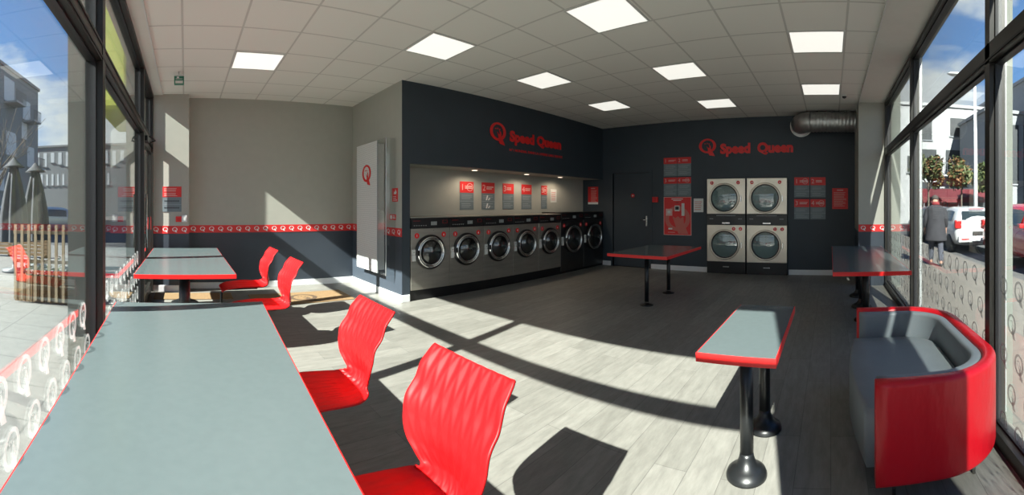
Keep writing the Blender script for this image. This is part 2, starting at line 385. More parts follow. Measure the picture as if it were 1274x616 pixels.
# right front
RX = [-.09, 2.31, 4.72, 6.97]
RT0, RT1 = 2.28, 2.40
m = MB(['frame', 'framel', 'alu'])
for x, wd in ((-.37, .06), (2.31, .075), (4.72, .06), (6.965, .07)):
    m.box(x - wd / 2, x + wd / 2, YG - .06, YG + .045, 0, CEIL - .012)
    if 0 < x < 6: m.box(x + wd / 2, x + wd / 2 + .012, YG - .10, YG - .012, .08, CEIL - .02, 2)
m.box(-.40, 7.0, YG - .05, YG + .045, RT0, RT1); m.box(-.40, 7.0, YG - .06, YG + .05, TOP, CEIL - .012); m.box(-.40, 7.0, YG - .05, YG + .05, 0, .085)
m.box(-.40, 7.0, YG + .045, YG + .05, RT0 + .015, RT0 + .03, 1)
struct(m, 'window_frame_right')
k = 6
for x0, x1 in ((-.34, 2.2725), (2.3475, 4.69), (4.75, 6.93)):
    window('window_%d' % k, 'Y', x0, x1, .085, RT0, YG, -1, decal_right); k += 1
    window('window_%d' % k, 'Y', x0, x1, RT1, TOP, YG, -1); k += 1
# outer fins beside the uprights, and the outer lintel
conc = mat('fin_concrete', (.11, .12, .105), .8, var=.05)
M['conc'] = conc; M['concd'] = mat('fin_dark', (.09, .095, .085), .8, var=.05)
for i, (x0, x1, y0, y1) in enumerate(((2.36, 2.46, YG - .15, YG - .062), (4.765, 4.865, YG - .11, YG - .062), (-.745, XG - .057, 2.53, 2.61), (-.74, XG - .057, 5.09, 5.15))):
    f = MB('conc' if i < 2 else 'concd'); f.box(x0, x1, y0, y1, -.05, 3.6); struct(f, 'pillar')
f = MB('conc'); f.box(-.65, XG - .061, -1.0, 6.98, CEIL - .01, 4.6); struct(f, 'wall_lintel_left')
f = MB('conc'); f.box(-.62, 8.4, YG - .12, YG - .062, CEIL, 4.6); struct(f, 'wall_lintel_right')
f = MB('conc'); f.box(-.86, -.545, 6.541, 6.98, -.05, 3.6); struct(f, 'wall_outer')
f = MB('conc'); f.box(7.001, 8.3, -1.2, -1.001, -.05, 3.6); struct(f, 'wall_outer')

# ------------------------------------------------------------------ ceiling lights
def light(x, y, label):
    t = thing('ceiling_light', (x, y, CEIL), label, 'ceiling light', 'square light panels in the tiled ceiling')
    f = MB('trimw'); z0, z1 = CEIL - .008, CEIL - .0005
    f.box(x - .297, x + .297, y - .297, y - .277, z0, z1); f.box(x - .297, x + .297, y + .277, y + .297, z0, z1); f.box(x - .297, x - .277, y - .277, y + .277, z0, z1); f.box(x + .277, x + .297, y - .277, y + .277, z0, z1)
    f.build('frame', t)
    g = MB('lamp'); g.box(x - .277, x + .277, y - .277, y + .277, CEIL - .006, CEIL - .001); g.build('diffuser', t)
for x, y, l in ((.87, 4.97, 'square light panel in the ceiling above the left table and end wall'),
    (2.67, 3.746, 'square light panel nearest the outer corner of the washer wall'),
    (3.27, 1.97, 'square light panel in the middle row, nearest to the red chairs'),
    (4.47, 3.746, 'square light panel in front of the lettering above the washers'),
    (6.27, 3.746, 'square light panel nearest the corner of washer wall and dryer wall'),
    (5.07, 1.946, 'square light panel in the middle row, over the dark standing table'),
    (6.87, 1.946, 'square light panel in the middle row nearest the dryer wall'),
    (4.45, .146, 'square light panel over the right side, nearer of the two by the window soffit'),
    (6.27, .146, 'square light panel just in front of the metal duct')):
    light(x, y, l)
for i, (x, l) in enumerate(((4.5, 'left'), (5.8, 'middle'), (6.85, 'right'))):
    t = thing('recessed_spotlight', (x, 5.36, 2.02), 'warm round spotlight in the recess ceiling, %s of the three over the washers' % ('leftmost' if i == 0 else l if i == 1 else 'rightmost'), 'spotlight', 'warm spotlights above the washers')
    T = Matrix.Translation((x, 5.30, 2.02)) @ Matrix.Rotation(PI, 4, 'X')
    f = MB('trimw', T); f.ring((0, 0), .062, .048, 0, .012, 28); f.build('bezel', t)
    f = MB('spot', T); f.lathe([(.0, .009), (.047, .014), (.047, .001), (0, .001)], 24); f.build('lens', t)
# exit sign
t = thing('exit_sign', (-.085, 5.45, CEIL), 'small green emergency exit box hanging from the ceiling by the entrance', 'exit sign')
f = MB('trimw'); f.cyl((-.085, 5.45, CEIL - .05), (-.085, 5.45, CEIL), .008); f.box(-.145, -.025, 5.42, 5.48, CEIL - .065, CEIL - .045); f.build('bracket', t)
f = MB(['green', 'label', 'white'], frame_at((-.085, 5.42, CEIL - .12), 'Y')); f.box(-.065, .065, -.055, .055, -.06, 0, 0, bev=.004); f.box(-.05, .05, -.045, -.008, 0, .002, 1); f.box(-.02, .02, -.035, -.02, .002, .003, 2)
f.box(-.045, .045, .012, .018, 0, .002, 2); f.box(-.03, .0, .025, .045, 0, .002, 2); f.build('box', t)
# dome on the ceiling by the duct
t = thing('security_camera', (6.62, -.22, CEIL), 'small black camera dome on the ceiling tile beside the duct', 'camera')
f = MB('trimw', Matrix.Translation((6.62, -.22, CEIL)) @ Matrix.Rotation(PI, 4, 'X')); f.lathe([(.045, 0), (.045, .012), (.038, .016)], 24); f.build('mount', t)
f = MB('black', Matrix.Translation((6.62, -.22, CEIL - .016)) @ Matrix.Rotation(PI, 4, 'X')); f.lathe([(.035, 0), (.034, .012), (.024, .028), (.0, .036)], 20); f.build('dome', t)

# ------------------------------------------------------------------ duct
t = thing('ventilation_duct', (7.72, .2, 3.0), 'thick ribbed galvanised duct under the ceiling, turning into the dryer wall', 'duct')
f = MB('duct'); r = .19; yc = 3.005; xc = 7.70
prof = []; y = -.47
path = [(xc, -.47 + i * .0325) for i in range(26)]
vs = []
pts = []; rr = []
for i in range(78):
    yy = -.47 + i * .011; pts.append((xc, yy, yc)); rr.append(r * (1 + (.035 if i % 6 < 2 else 0)))
f.tube(pts, rr, 36); f.build('ribbed_pipe', t)
f = MB('duct'); pts = []; rr = []
for i in range(15):
    a = i / 14 * PI / 2; pts.append((xc + .26 * (1 - math.cos(a)) , .377 + .20 * math.sin(a), yc)); rr.append(r * (1.0 if i % 4 else 1.03))
pts.append((XD - .002, .577, yc)); rr.append(r); pts[-2] = (xc + .25, .577, yc)
f.tube(pts, rr, 36); f.build('elbow', t)
f = MB('chrome', Matrix.Translation((XD - .004, .577, yc)) @ Matrix.Rotation(-PI / 2, 4, 'Y')); f.ring((0, 0), .225, .185, 0, .015, 40); f.build('wall_collar', t)
for hy in (-.30, .25): f = MB('black'); f.cyl((xc, hy, yc + .185), (xc, hy, CEIL), .006); f.build('hanger', t)

# ------------------------------------------------------------------ lettering on the walls
def lettering(name, body, o, axis, size, width, label, bold=.02, depth=.012, m='redbright', cat='lettering'):
    mb = MB(m, frame_at(o, axis)); mb.text(body, size, .0005, depth, 0, bold, width=width); ob = mb.build(name); return tag(ob, label, cat)
lettering('wall_lettering', 'Speed Queen', (5.05, YW - .004, 2.55), 'Y', .25, 1.45, 'heavy red lettering over the washers, beside the round mark', .012)
lettering('wall_slogan', 'N°1 MONDIAL DANS LA LAVERIE LIBRE SERVICE', (5.05, YW - .004, 2.37), 'Y', .062, 1.50, 'thin small red slogan line below the lettering over the washers', .001, .004)
mb = MB('redbright', frame_at((4.77, YW - .004, 2.675), 'Y')); qmark(mb, Matrix.Diagonal((.40, .34, 1, 1)), .001, .012, 0, 48); mb.build('wall_emblem'); tag(bpy.data.objects['wall_emblem'], 'round red emblem like a Q, left of the lettering over the washers', 'emblem')
lettering('wall_lettering', 'Speed  Queen', (XD, 2.23, 2.49), 'X', .27, 1.49, 'heavy red lettering high on the dark wall above the dryers', .015)
mb = MB('redbright', frame_at((XD, 2.50, 2.655), 'X')); qmark(mb, Matrix.Diagonal((.40, .33, 1, 1)), .001, .012, 0, 48); e = mb.build('wall_emblem'); tag(e, 'round red emblem like a Q high on the wall above the dryers', 'emblem')

# ------------------------------------------------------------------ posters
def bars(mb, x0, x1, y0, y1, n, m, z, seed=0, fill=.45):
    rnd = random.Random(seed); h = (y1 - y0) / n
    for i in range(n):
        a = x0; y = y1 - (i + .5) * h; end = x1 - (x1 - x0) * rnd.uniform(0, .3)
        mb.box(a, end, y - h * fill / 2, y + h * fill / 2, z, z + .0006, m)
def poster(axis, o, w, h, num, head, label, group, rows=2, cat='poster', seed=1):
    t = thing('instruction_poster', o, label, cat, group); T = frame_at(o, axis)
    b = MB('grey', T); b.box(0, w, -h, 0, .0005, .006); b.build('board', t)
    b = MB('sign', T); b.box(0, w, -head, 0, .006, .0075); b.build('header', t)
    l = MB(['pale', 'greyl'], T)
    if num:
        l.text(num, head * .78, .0075, .0085, 0, 0, T=Matrix.Translation((w * .06, -head * .76, 0)))
        bars(l, w * .36, w * .92, -head * .66, -head * .34, 2, 0, .0075, seed, .6)
    if seed % 4 == 0 and num: l.ring((w * .72, -head * .5), head * .36, head * .31, .0075, .0085, 24, 0)
    y = -head
    for r in range(rows):
        y0 = -head - (h - head) * r / rows; y1 = -head - (h - head) * (r + 1) / rows
        if r: l.box(0, w, y0 - .004, y0 + .004, .006, .0068, 1)
        bars(l, w * .12, w * .9, y1 + (y0 - y1) * .2, y0 - (y0 - y1) * .2, 3, 1, .006, seed * 7 + r, .35)
    l.build('print', t); return t
g1 = 'numbered instruction posters above the washers'
for i, (x0, x1) in enumerate(((4.39, 4.70), (4.89, 5.21), (5.42, 5.72), (5.94, 6.24), (6.54, 6.73))):
    poster('Y', (x0, YR, 1.83), x1 - x0, .50, str(i + 1), .20, 'tall red and grey poster numbered %d above the washers' % (i + 1), g1, 2, seed=4 if i == 0 else i)
    if i == 1:
        mb = MB('white', frame_at((x0, YR, 1.83), 'Y'))
        for yy in (-.28, -.43):
            for dx in (0, .05): mb.poly([(.10 + dx, yy - .05), (.13 + dx, yy - .05), (.16 + dx, yy + .04 - dx), (.13 + dx, yy + .045 - dx)], .0062, .007)
        mb.build('pictogram', [o for o in C.objects if o.name.startswith('instruction_poster')][-1])
g2 = 'numbered posters on the dryer wall left of the dryers'
for n, y, z, pos in ((1, 3.48, 2.44, 'upper left'), (2, 3.165, 2.44, 'upper right'), (3, 3.48, 2.01, 'lower left'), (4, 3.165, 2.01, 'lower right')):
    poster('X', (XD, y, z), .305, .405, str(n), .135, 'red and grey poster numbered %d, %s of four above the big red poster' % (n, pos), g2, seed=n)
g3 = 'numbered posters on the dryer wall right of the dryers'
for n, y, z, pos in ((1, .72, 1.97, 'upper left'), (2, .40, 1.97, 'upper right'), (3, .72, 1.53, 'lower left'), (4, .40, 1.53, 'lower right')):
    poster('X', (XD, y, z), .30, .405, str(n), .16, 'red and grey poster numbered %d, %s of four right of the dryers' % (n, pos), g3, seed=4 if n == 1 else n)
# big red poster with the pale Q
o = (XD, 3.48, 1.59); t = thing('large_red_poster', o, 'large red poster with pale round mark and payment machine drawing, below the four posters', 'poster'); T = frame_at(o, 'X')
b = MB(['sign', 'pale'], T); b.box(0, .63, -.83, 0, .0005, .008, 0)
for e in ((.0, .63, -.012, 0), (0, .63, -.83, -.818), (0, .012, -.83, 0), (.618, .63, -.83, 0)): b.box(e[0], e[1], e[2], e[3], .008, .010, 1)
b.build('board', t)
paleq = mat('poster_pale_red', (.62, .16, .13), .5); M['paleq'] = paleq
b = MB('paleq', T); b.ring((.315, -.47), (.285, .27), (.19, .19), .008, .009, 40)
b.poly([(.20, -.42), (.27, -.46), (.33, -.42), (.38, -.47), (.45, -.43), (.46, -.56), (.56, -.80), (.34, -.80), (.27, -.62)], .0082, .0092); b.build('mark', t)
b = MB(['label', 'black', 'white', 'pale'], T); b.box(.255, .365, -.31, -.19, .0095, .014, 0); b.box(.27, .35, -.28, -.21, .014, .016, 1); b.box(.41, .475, -.41, -.14, .0095, .013, 0); b.box(.05, .20, -.41, -.26, .0095, .013, 3)
b.box(.09, .16, -.36, -.30, .013, .014, 0); b.box(.11, .20, -.71, -.675, .0095, .012, 2); b.box(.18, .44, -.055, -.04, .008, .009, 2); b.box(.22, .40, -.085, -.072, .008, .009, 2); b.box(.10, .26, -.775, -.765, .008, .009, 3); b.box(.28, .34, -.135, -.125, .008, .009, 1); b.build('drawing', t)
# white frame beside it (its code is left out), alarm box, other small signs
def sheet(name, axis, o, w, h, base, ink, label, cat, n=6, head=None, foot=None, m1=.1):
    t = thing(name, o, label, cat); T = frame_at(o, axis); b = MB([base, ink], T); b.box(0, w, -h, 0, .0005, .008); b.build('board', t)
    l = MB([ink, 'white'], T); bars(l, w * m1, w * .9, -h * .88, -h * .18, n, 0, .008, 3, .3)
    if head: l.box(w * .3, w * .7, -h * .12, -h * .07, .008, .009, 0)
    if foot: l.box(0, w, -h, -h * .88, .008, .009, 1)
    l.build('print', t); return t
sheet('white_notice', 'X', (XD, 2.80, 1.55), .21, .29, 'white', 'paleq', 'white framed notice left of the dryers, beside the large red poster', 'notice', 5)
sheet('white_notice', 'Y', (6.86, YR, 1.76), .20, .29, 'label', 'paleq', 'small pale notice on the recess wall right of poster number 5', 'notice', 5)
t = sheet('red_notice', 'X', (XD, 5.42, 1.85), .28, .42, 'sign', 'pale', 'red price notice on the dark wall above the last washer', 'notice', 9, True, True, .3)
sheet('red_notice', 'X', (XD, -.03, 1.75), .31, .42, 'sign', 'pale', 'plain red notice near the right pillar under the duct', 'notice', 12, True)
t = thing('fire_alarm_box', (XD, 3.77, 1.59), 'small red alarm call point on the dark wall beside the grey door', 'alarm'); T = frame_at((XD, 3.735, 1.59), 'X')
b = MB('sign', T); b.box(0, .13, -.12, 0, .0005, .05, bev=.006); b.build('housing', t); b = MB(['red', 'black'], T); b.box(.025, .105, -.095, -.03, .05, .053, 0); b.box(.03, .1, -.022, -.014, .05, .053, 1); b.build('push_plate', t)
# signs on the side wall
t = thing('fire_sign', (XS, 5.29, 1.65), 'narrow red fire sign with white flame on the side wall', 'sign'); T = frame_at((XS, 5.30, 1.66), 'X')
b = MB('sign', T); b.box(0, .17, -.20, 0, .0005, .004); b.build('plate', t); b = MB('white', T); b.poly([(.05, -.09), (.12, -.09), (.135, -.06), (.10, -.015), (.095, -.05), (.06, -.055)], .004, .005); bars(b, .03, .15, -.19, -.11, 3, 0, .004, 2, .3); b.build('print', t)
t = thing('small_red_sign', (XS, 5.38, 1.26), 'small square red sign just above the red band on the side wall', 'sign'); T = frame_at((XS, 5.38, 1.27), 'X')
b = MB('sign', T); b.box(0, .19, -.085, 0, .0005, .004); b.build('plate', t); b = MB('white', T); b.box(.02, .08, -.07, -.015, .004, .005); b.box(.10, .16, -.03, -.02, .004, .005); b.box(.10, .17, -.06, -.045, .004, .005); b.build('print', t)
# poster and small boxes on the left pillar
o = (-.365, 6.54, 1.71); t = thing('notice_poster', o, 'red over grey notice on the pillar beside the glass entrance door', 'poster'); T = frame_at(o, 'Y')
b = MB('grey', T); b.box(0, .30, -.41, 0, .0005, .005); b.build('board', t); b = MB('sign', T); b.box(0, .30, -.17, 0, .005, .0065); b.build('header', t)
b = MB(['pale', 'black', 'greyl'], T); bars(b, .02, .27, -.085, -.02, 3, 0, .0065, 5, .4); bars(b, .02, .27, -.16, -.10, 3, 0, .0065, 6, .4)
for yy in (-.235, -.345):
    for i in range(9): b.box(.03 + i * .027, .045 + i * .027, yy - .012, yy + .012, .005, .006, 1)
b.box(0, .30, -.293, -.287, .005, .006, 2); b.build('print', t)
t = thing('call_point', (-.15, 6.54, 1.22), 'small red call point on the left pillar above the red band', 'alarm'); b = MB(['sign', 'red'], frame_at((-.155, 6.54, 1.225), 'Y')); b.box(0, .09, -.09, 0, .0005, .035, bev=.005); b.build('housing', t)
b = MB('red', frame_at((-.155, 6.54, 1.225), 'Y')); b.box(.02, .07, -.07, -.025, .035, .038); b.build('push_plate', t)
t = thing('switch_box', (-.055, 6.54, 1.24), 'small white switch box right of the call point on the left pillar', 'switch'); b = MB('base', frame_at((-.06, 6.54, 1.245), 'Y')); b.box(0, .085, -.11, 0, .0005, .04, bev=.006); b.build('housing', t)
b = MB('label', frame_at((-.06, 6.54, 1.245), 'Y')); b.box(.02, .065, -.085, -.03, .04, .045, bev=.002); b.build('rocker', t)

# tall perforated cabinet on the side wall
t = thing('perforated_wall_panel', (XS, 6.18, .35), 'tall white perforated panel with red Q mark standing off the side wall', 'wall panel')
b = MB('perf'); b.box(XS - .150, XS - .138, 5.48, 6.25, .37, 2.40); b.build('perforated_sheet', t)
b = MB('trimw'); b.box(XS - .137, XS - .02, 5.51, 6.22, .41, 2.36, bev=.005); b.build('backing', t)
b = MB('acryl'); b.box(XS - .16, XS - .154, 5.21, 5.475, .37, 2.40); b.box(XS - .154, XS - .002, 5.20, 5.206, .37, 2.40); b.build('acrylic_guard', t)
b = MB('alu'); b.cyl((XS - .158, 5.29, 1.33), (XS - .172, 5.29, 1.33), .012); b.cyl((XS - .158, 5.41, 1.33), (XS - .172, 5.41, 1.33), .012); b.box(XS - .164, XS - .148, 5.471, 5.479, .37, 2.40); b.box(XS - .164, XS - .15, 5.20, 5.208, .37, 2.40); b.build('fixing', t)
b = MB('redbright', frame_at((XS - .151, 5.87, 1.92), 'X')); qmark(b, Matrix.Diagonal((.34, .30, 1, 1)), .0005, .003, 0, 40, True); b.build('emblem', t)

# ------------------------------------------------------------------ washers
def badge(mb, T, r, txt, m0=0, m1=1):
    mb.lathe([(r, 0), (r, .003)], 22, m0, T, False)
    if txt: mb.text(txt, r * 1.25, .003, .004, m1, .001, T=T @ Matrix.Translation((-r * .34 * len(txt), -r * .42, 0)))
    else:
        mb.poly([(-r * .3, -r * .3), (0, -r * .5), (r * .3, -r * .3), (0, r * .5)], .003, .004, m1, T)
def washer(x0, x1, num, big, label):
    w = x1 - x0; YF = YW - .012; z0, z1 = (.05, 1.235) if big else (.155, 1.205)
    t = thing('washing_machine', ((x0 + x1) / 2, YF, 0), label, 'washing machine', 'row of front loading washers in the recess')
    steel = 'steeld' if big else 'steel'
    T = frame_at((x0, YF, 0), 'Y'); ph = .145
    b = MB([steel, 'black'], T); b.box(.004, w - .004, z0, z1 - ph, -.50, 0, 0, bev=.004); b.box(.004, w - .004, z1 - ph, z1 + .012, -.50, -.01, 1, bev=.004); b.box(.0, w, z1 + .012, z1 + .028, -.50, .004, 0, bev=.003); b.build('body', t)
    b = MB(['black', 'led', 'digits'], T); b.box(.012, w - .012, z1 - ph + .006, z1 - .004, -.01, .006, 0, bev=.003)
    z = z1 - .07
    b.box(.04, .16, z + .035, z + .042, .006, .008, 1); b.box(w * .80, w - .05, z - .005, z + .045, .006, .008, 1); b.box(w * .81, w - .06, z + .0, z + .04, .008, .009, 0)
    for i in range(4): b.box(w * .5 + i * .027, w * .5 + .02 + i * .027, z - .03, z + .025, .006, .010, 2)
    for i in range(6): b.box(.05 + i * .04, .068 + i * .04, z - .035, z - .025, .006, .008, 2)
    b.build('control_panel', t)
    cx, cz, R = (w * .49, .70, .265) if big else (w * .475, .705, .215)
    Tc = T @ Matrix.Translation((cx, cz, 0))
    d = MB(['black', 'chrome'], Tc); d.lathe([(R + .045, 0), (R + .045, .03), (R + .03, .045)], 48, 0); d.lathe([(R + .022, .045), (R + .016, .060), (R + .004, .064), (R - .006, .056), (R - .012, .045)], 48, 1, cap=False); d.lathe([(R - .012, .045), (R - .02, .054), (R - .028, .046)], 48, 1, cap=False); d.lathe([(R - .028, .046), (R - .045, .05), (R - .06, .03), (0, .03)], 48, 0)
    dd = d.build('door', t)
    g = MB('dglass', Tc); g.lathe([(R - .05, .040), (R - .08, .062), (R * .4, .085), (0, .092)], 40, cap=False); g.build('porthole', dd)
    g = MB('drum', Tc); g.lathe([(R * .62, .032), (R * .62, .036), (R * .55, .036), (R * .55, .032)], 32); g.ring((0, 0), R * .35, R * .31, .031, .034, 28); g.build('drum', dd)
    g = MB('black', Tc); g.box(-R - .035, -R - .005, -.04, .04, .03, .066, bev=.006); g.build('handle', dd)
    g = MB('label', T); g.box(.016, .074, .585, .675, 0, .022, bev=.002); g.box(.016, .074, .68, .755, 0, .018, bev=.002); g.build('payment_box', t)
    g = MB('black', T); g.box(.035, .055, .712, .718, .018, .020); g.build('slot', t)
    g = MB(['redbright', 'white'], T); badge(g, Matrix.Translation((.105, z1 - ph - .105, 0)), .040, str(num)); g.build('number_badge', t)
    g = MB(['redbright', 'white'], T); badge(g, Matrix.Translation((w - .115, z1 - ph - .10, 0)), .040, None); g.build('load_badge', t)
    for px, pz in ((.03, z0 + .08), (w - .03, z0 + .08), (.2, .42), (w - .2, .42), (.4, z1 - ph - .03)): b = MB('chrome', T); b.lathe([(.005, 0), (.004, .003), (0, .003)], 8, 0, Matrix.Translation((px, pz, 0))); b.build('screw', t)
xs = [3.058, 3.755, 4.445, 5.135, 5.815, 6.495, 7.295, 8.085]
nm = ['first of the row, beside the side wall', 'second of the row', 'third of the row', 'fourth of the row', 'last of the five smaller ones', 'larger darker machine, first of the two big ones', 'larger darker machine at the end by the corner']
for i in range(7):
    washer(xs[i], xs[i + 1], i + 1, i > 4, 'stainless washer with red badge %d, %s' % (i + 1, nm[i]))
b = MB('black'); b.box(3.058, 6.49, YW + .01, YR - .002, 0, .150); o = b.build('plinth'); tag(o, 'long black plinth under the five smaller washers', 'plinth')
b = MB('black'); b.box(6.495, 8.085, YW + .01, YR - .002, 0, .048); o = b.build('plinth'); tag(o, 'low black plinth under the two larger washers', 'plinth')

# ------------------------------------------------------------------ dryers
def dryer(y0, y1, label, up, low):
    XF = 8.0; w = y0 - y1; T = frame_at((XF, y0, 0), 'X')
    t = thing('stacked_dryer', (XF, (y0 + y1) / 2, 0), label, 'dryer', 'stacked dryers in the dark wall')
    b = MB(['black', 'steell'], T); b.box(0, w, 0, 1.965, -.088, -.02, 0); b.box(.004, w - .004, .01, .24, -.02, -.005, 0, bev=.003); b.box(.004, w - .004, 1.005, 1.225, -.02, -.004, 0, bev=.003); b.build('cabinet', t)
    b = MB('steell', T); b.box(.006, w - .006, .245, 1.0, -.02, 0, bev=.005); b.build('lower_front', t)
    b = MB('steell', T); b.box(.006, w - .006, 1.23, 1.955, -.02, 0, bev=.005); b.build('upper_front', t)
    b = MB(['digits', 'black', 'chrome', 'led'], T)
    for x in (.06, w - .15): 
        for i in range(3): b.box(x + i * .028, x + .02 + i * .028, 1.12, 1.135, -.004, -.001, 0)
        b.lathe([(.018, -.004), (.018, .004), (0, .004)], 12, 1, Matrix.Translation((x + .04, 1.18, 0)), False)
    b.box(w * .40, w * .60, 1.03, 1.055, -.004, .006, 2, bev=.002); b.box(w * .42, w * .58, .135, .15, -.005, .004, 2)
    b.box(w * .25, w * .75, 1.19, 1.20, -.004, 0, 0)
    b.build('control_panel', t)
    for cz, cx, nmx, sm in ((1.552, w * .46, 'upper_door', 0), (.600, w * .47, 'lower_door', 0)):
        Tc = T @ Matrix.Translation((cx, cz, 0)); R = .30
        d = MB(['steell', 'black', 'chrome'], Tc); d.lathe([(R + .012, 0), (R + .010, .025), (R - .006, .034), (R - .02, .03)], 56, 0, cap=False); d.lathe([(R - .02, .03), (R - .028, .034), (R - .04, .028), (R - .043, .005)], 56, 1, cap=False)
        dd = d.build(nmx, t)
        g = MB('dglass', Tc); g.lathe([(R - .044, .009), (R * .5, .032), (0, .036)], 48, cap=False); g.build('porthole', dd)
        g = MB(['drum', 'black'], Tc); g.lathe([(R - .044, .010), (R * .6, .006), (0, .004)], 48, 0, cap=False); g.build('drum', dd)
        g = MB('chrome', Tc); g.box(R + .035, R + .055, -.07, .05, .0, .03, bev=.004); g.build('handle', dd)
    for bx, bz, n in ((.11, 1.87, up[0]), (w - .15, 1.87, None), (w - .24, .925, low), (w - .10, .925, None)):
        g = MB(['redbright', 'white'], T); badge(g, Matrix.Translation((bx, bz, 0)), .036, n); g.build('badge', t)
dryer(2.49, 1.685, 'left of the two stacked dryers, with badge 8 above and 9 below', ['8'], '9')
dryer(1.665, .85, 'right of the two stacked dryers, with badge 10 above and 11 below', ['10'], '11')

# ------------------------------------------------------------------ tables
def table(corners, z, legs, label, r=.03, th=.042, base=.10, dome=True, pz=0, group='grey laminate tables with red edges'):
    cx = sum(c[0] for c in corners) / 4; cy = sum(c[1] for c in corners) / 4
    t = thing('laminate_table', (cx, cy, 0), label, 'table', group)
    b = MB('top'); ins = [(c[0] + (cx - c[0]) * .004, c[1] + (cy - c[1]) * .004) for c in corners]
    e = MB('redbright')
    n = 4; d = .004
    def off(dd):
        return [(c[0] + math.copysign(dd, cx - c[0]), c[1] + math.copysign(dd, cy - c[1])) for c in corners]
    b.poly(off(d), z - th + .001, z, 0)
    b.build('tabletop', t)
    o, i = corners, off(d * .98)
    vs = [(x, y, z - th) for x, y in o] + [(x, y, z - .001) for x, y in o] + [(x, y, z - th) for x, y in i] + [(x, y, z - .0) for x, y in i]
    fs = []
    for k in range(4):
        j = (k + 1) % 4; fs += [(k, j, 4 + j, 4 + k), (4 + k, 4 + j, 12 + j, 12 + k), (12 + k, 12 + j, 8 + j, 8 + k), (8 + k, 8 + j, j, k)]
    e.add(vs, fs); e.build('edging', t)
    for x, y in legs:
        T = Matrix.Translation((x, y, 0)); p = MB('pole', T)
        h = z - th
        p.lathe([(r, .05), (r, h - .012)], 24)
        p.lathe([(r * 1.5, h - .03), (r * 2.6, h - .008), (r * 2.6, h)], 24)
        lg = p.build('pedestal', t)
        p = MB('pole', T)
        if dome: p.lathe([(base, 0), (base, .010), (base * .93, .028), (base * .72, .045), (r * 1.5, .062), (r * 1.1, .10), (r * 1.02, .12)], 36)
        else: p.lathe([(base, 0), (base, .008), (base * .9, .014), (r * 1.2, .022), (r * 1.02, .03)], 32)
        p.build('base', lg)
    return t
table([(-.40, .28), (.36, .28), (.530, 2.80), (-.48, 2.80)], .724, [(0, .9), (.02, 2.25)], 'large grey table with red edge filling the lower left, beside two red chairs', .05, base=.2)
table([(-.50, 3.93), (.49, 3.93), (.49, 6.40), (-.50, 6.40)], .724, [(-.01, 4.35), (-.01, 5.75)], 'grey table with red edge by the entrance, behind the large near table', .06, base=.2)
table([(4.89, 2.06), (6.31, 2.06), (6.31, 2.96), (4.89, 2.96)], .724, [(5.10, 2.45), (5.95, 2.48)], 'dark looking standing table in the shade in front of the grey door', .030, base=.095, dome=False)
table([(1.76, .235), (2.70, .235), (2.70, .60), (1.76, .60)], .724, [(2.05, .425), (2.50, .405)], 'narrow two legged grey table standing half in sunlight on its own', .034, base=.105)
table([(4.0, -.80), (6.55, -.80), (6.55, -.02), (4.0, -.02)], .739, [(4.9, -.42), (5.55, -.42), (6.2, -.42)], 'long grey table against the right windows behind the curved sofa', .045, base=.14)

# ------------------------------------------------------------------ chairs
def cr(pts, n):
    out = []
    P = [pts[0]] + list(pts) + [pts[-1]]
    for i in range(1, len(P) - 2):
        for k in range(n):
            t = k / n; a, b, c, d = P[i - 1], P[i], P[i + 1], P[i + 2]
            out.append(tuple(.5 * (2 * b[q] + (c[q] - a[q]) * t + (2 * a[q] - 5 * b[q] + 4 * c[q] - d[q]) * t * t + (3 * b[q] - a[q] - 3 * c[q] + d[q]) * t ** 3) for q in range(len(a))))
    out.append(tuple(pts[-1])); return out
def make_chair():
    # local: front of the seat at -X, back at +X; (x, z, half width, cup)
    prof = [(-.43, .352, .185, .0), (-.415, .377, .205, .0), (-.34, .390, .222, .008), (-.15, .385, .228, .020), (0, .378, .222, .024), (.08, .378, .205, .026), (.135, .390, .172, .028), (.162, .422, .142, .030), (.168, .465, .138, .030), (.156, .505, .172, .028), (.144, .55, .216, .026), (.142, .60, .236, .024), (.152, .66, .240, .022), (.174, .72, .238, .009), (.204, .78, .234, .014), (.238, .832, .228, .008), (.250, .846, .222, .004)]
    pr = cr(prof, 9); nv = len(pr); nu = 81
    vs = []; fs = []
    for j, (x, z, w, c) in enumerate(pr):
        p0 = pr[max(j - 1, 0)]; p1 = pr[min(j + 1, nv - 1)]
        tx, tz = p1[0] - p0[0], p1[1] - p0[1]; l = math.hypot(tx, tz) or 1; nx, nz = -tz / l, tx / l
        s = j / (nv - 1)
        for i in range(nu):
            u = i / (nu - 1) * 2 - 1
            tri = lambda v: abs((v % 1.) * 2 - 1)
            q = max(tri(u * 4.0 + s * 5.0), tri(u * 4.0 - s * 5.0))
            d = c * u * u * 1.6 + .0055 * (q - .5)
            vs.append((x + nx * d, u * w, z + nz * d))
    for j in range(nv - 1):
        for i in range(nu - 1): fs.append((j * nu + i, j * nu + i + 1, (j + 1) * nu + i + 1, (j + 1) * nu + i))
    t = thing('red_chair', (0, 0, 0), '', 'chair', 'red moulded chairs along the left tables')
    b = MB('chair'); b.add(vs, fs, 0, True); o = b.build('seat_shell', t, recalc=True)
    m = o.modifiers.new('s', 'SOLIDIFY'); m.thickness = .009; m.offset = -1
    b = MB('pole'); b.tube([(.03, 0, .356), (-.22, 0, .355), (-.38, 0, .350), (-.42, 0, .31), (-.425, 0, .05)], .016, 12); arm = b.build('support_arm', t)
    b = MB('pole', Matrix.Translation((-.425, 0, 0))); b.lathe([(.11, 0), (.11, .008), (.09, .009), (.03, .04), (.024, .07)], 28); b.build('base', arm)
    return t
ch = make_chair()
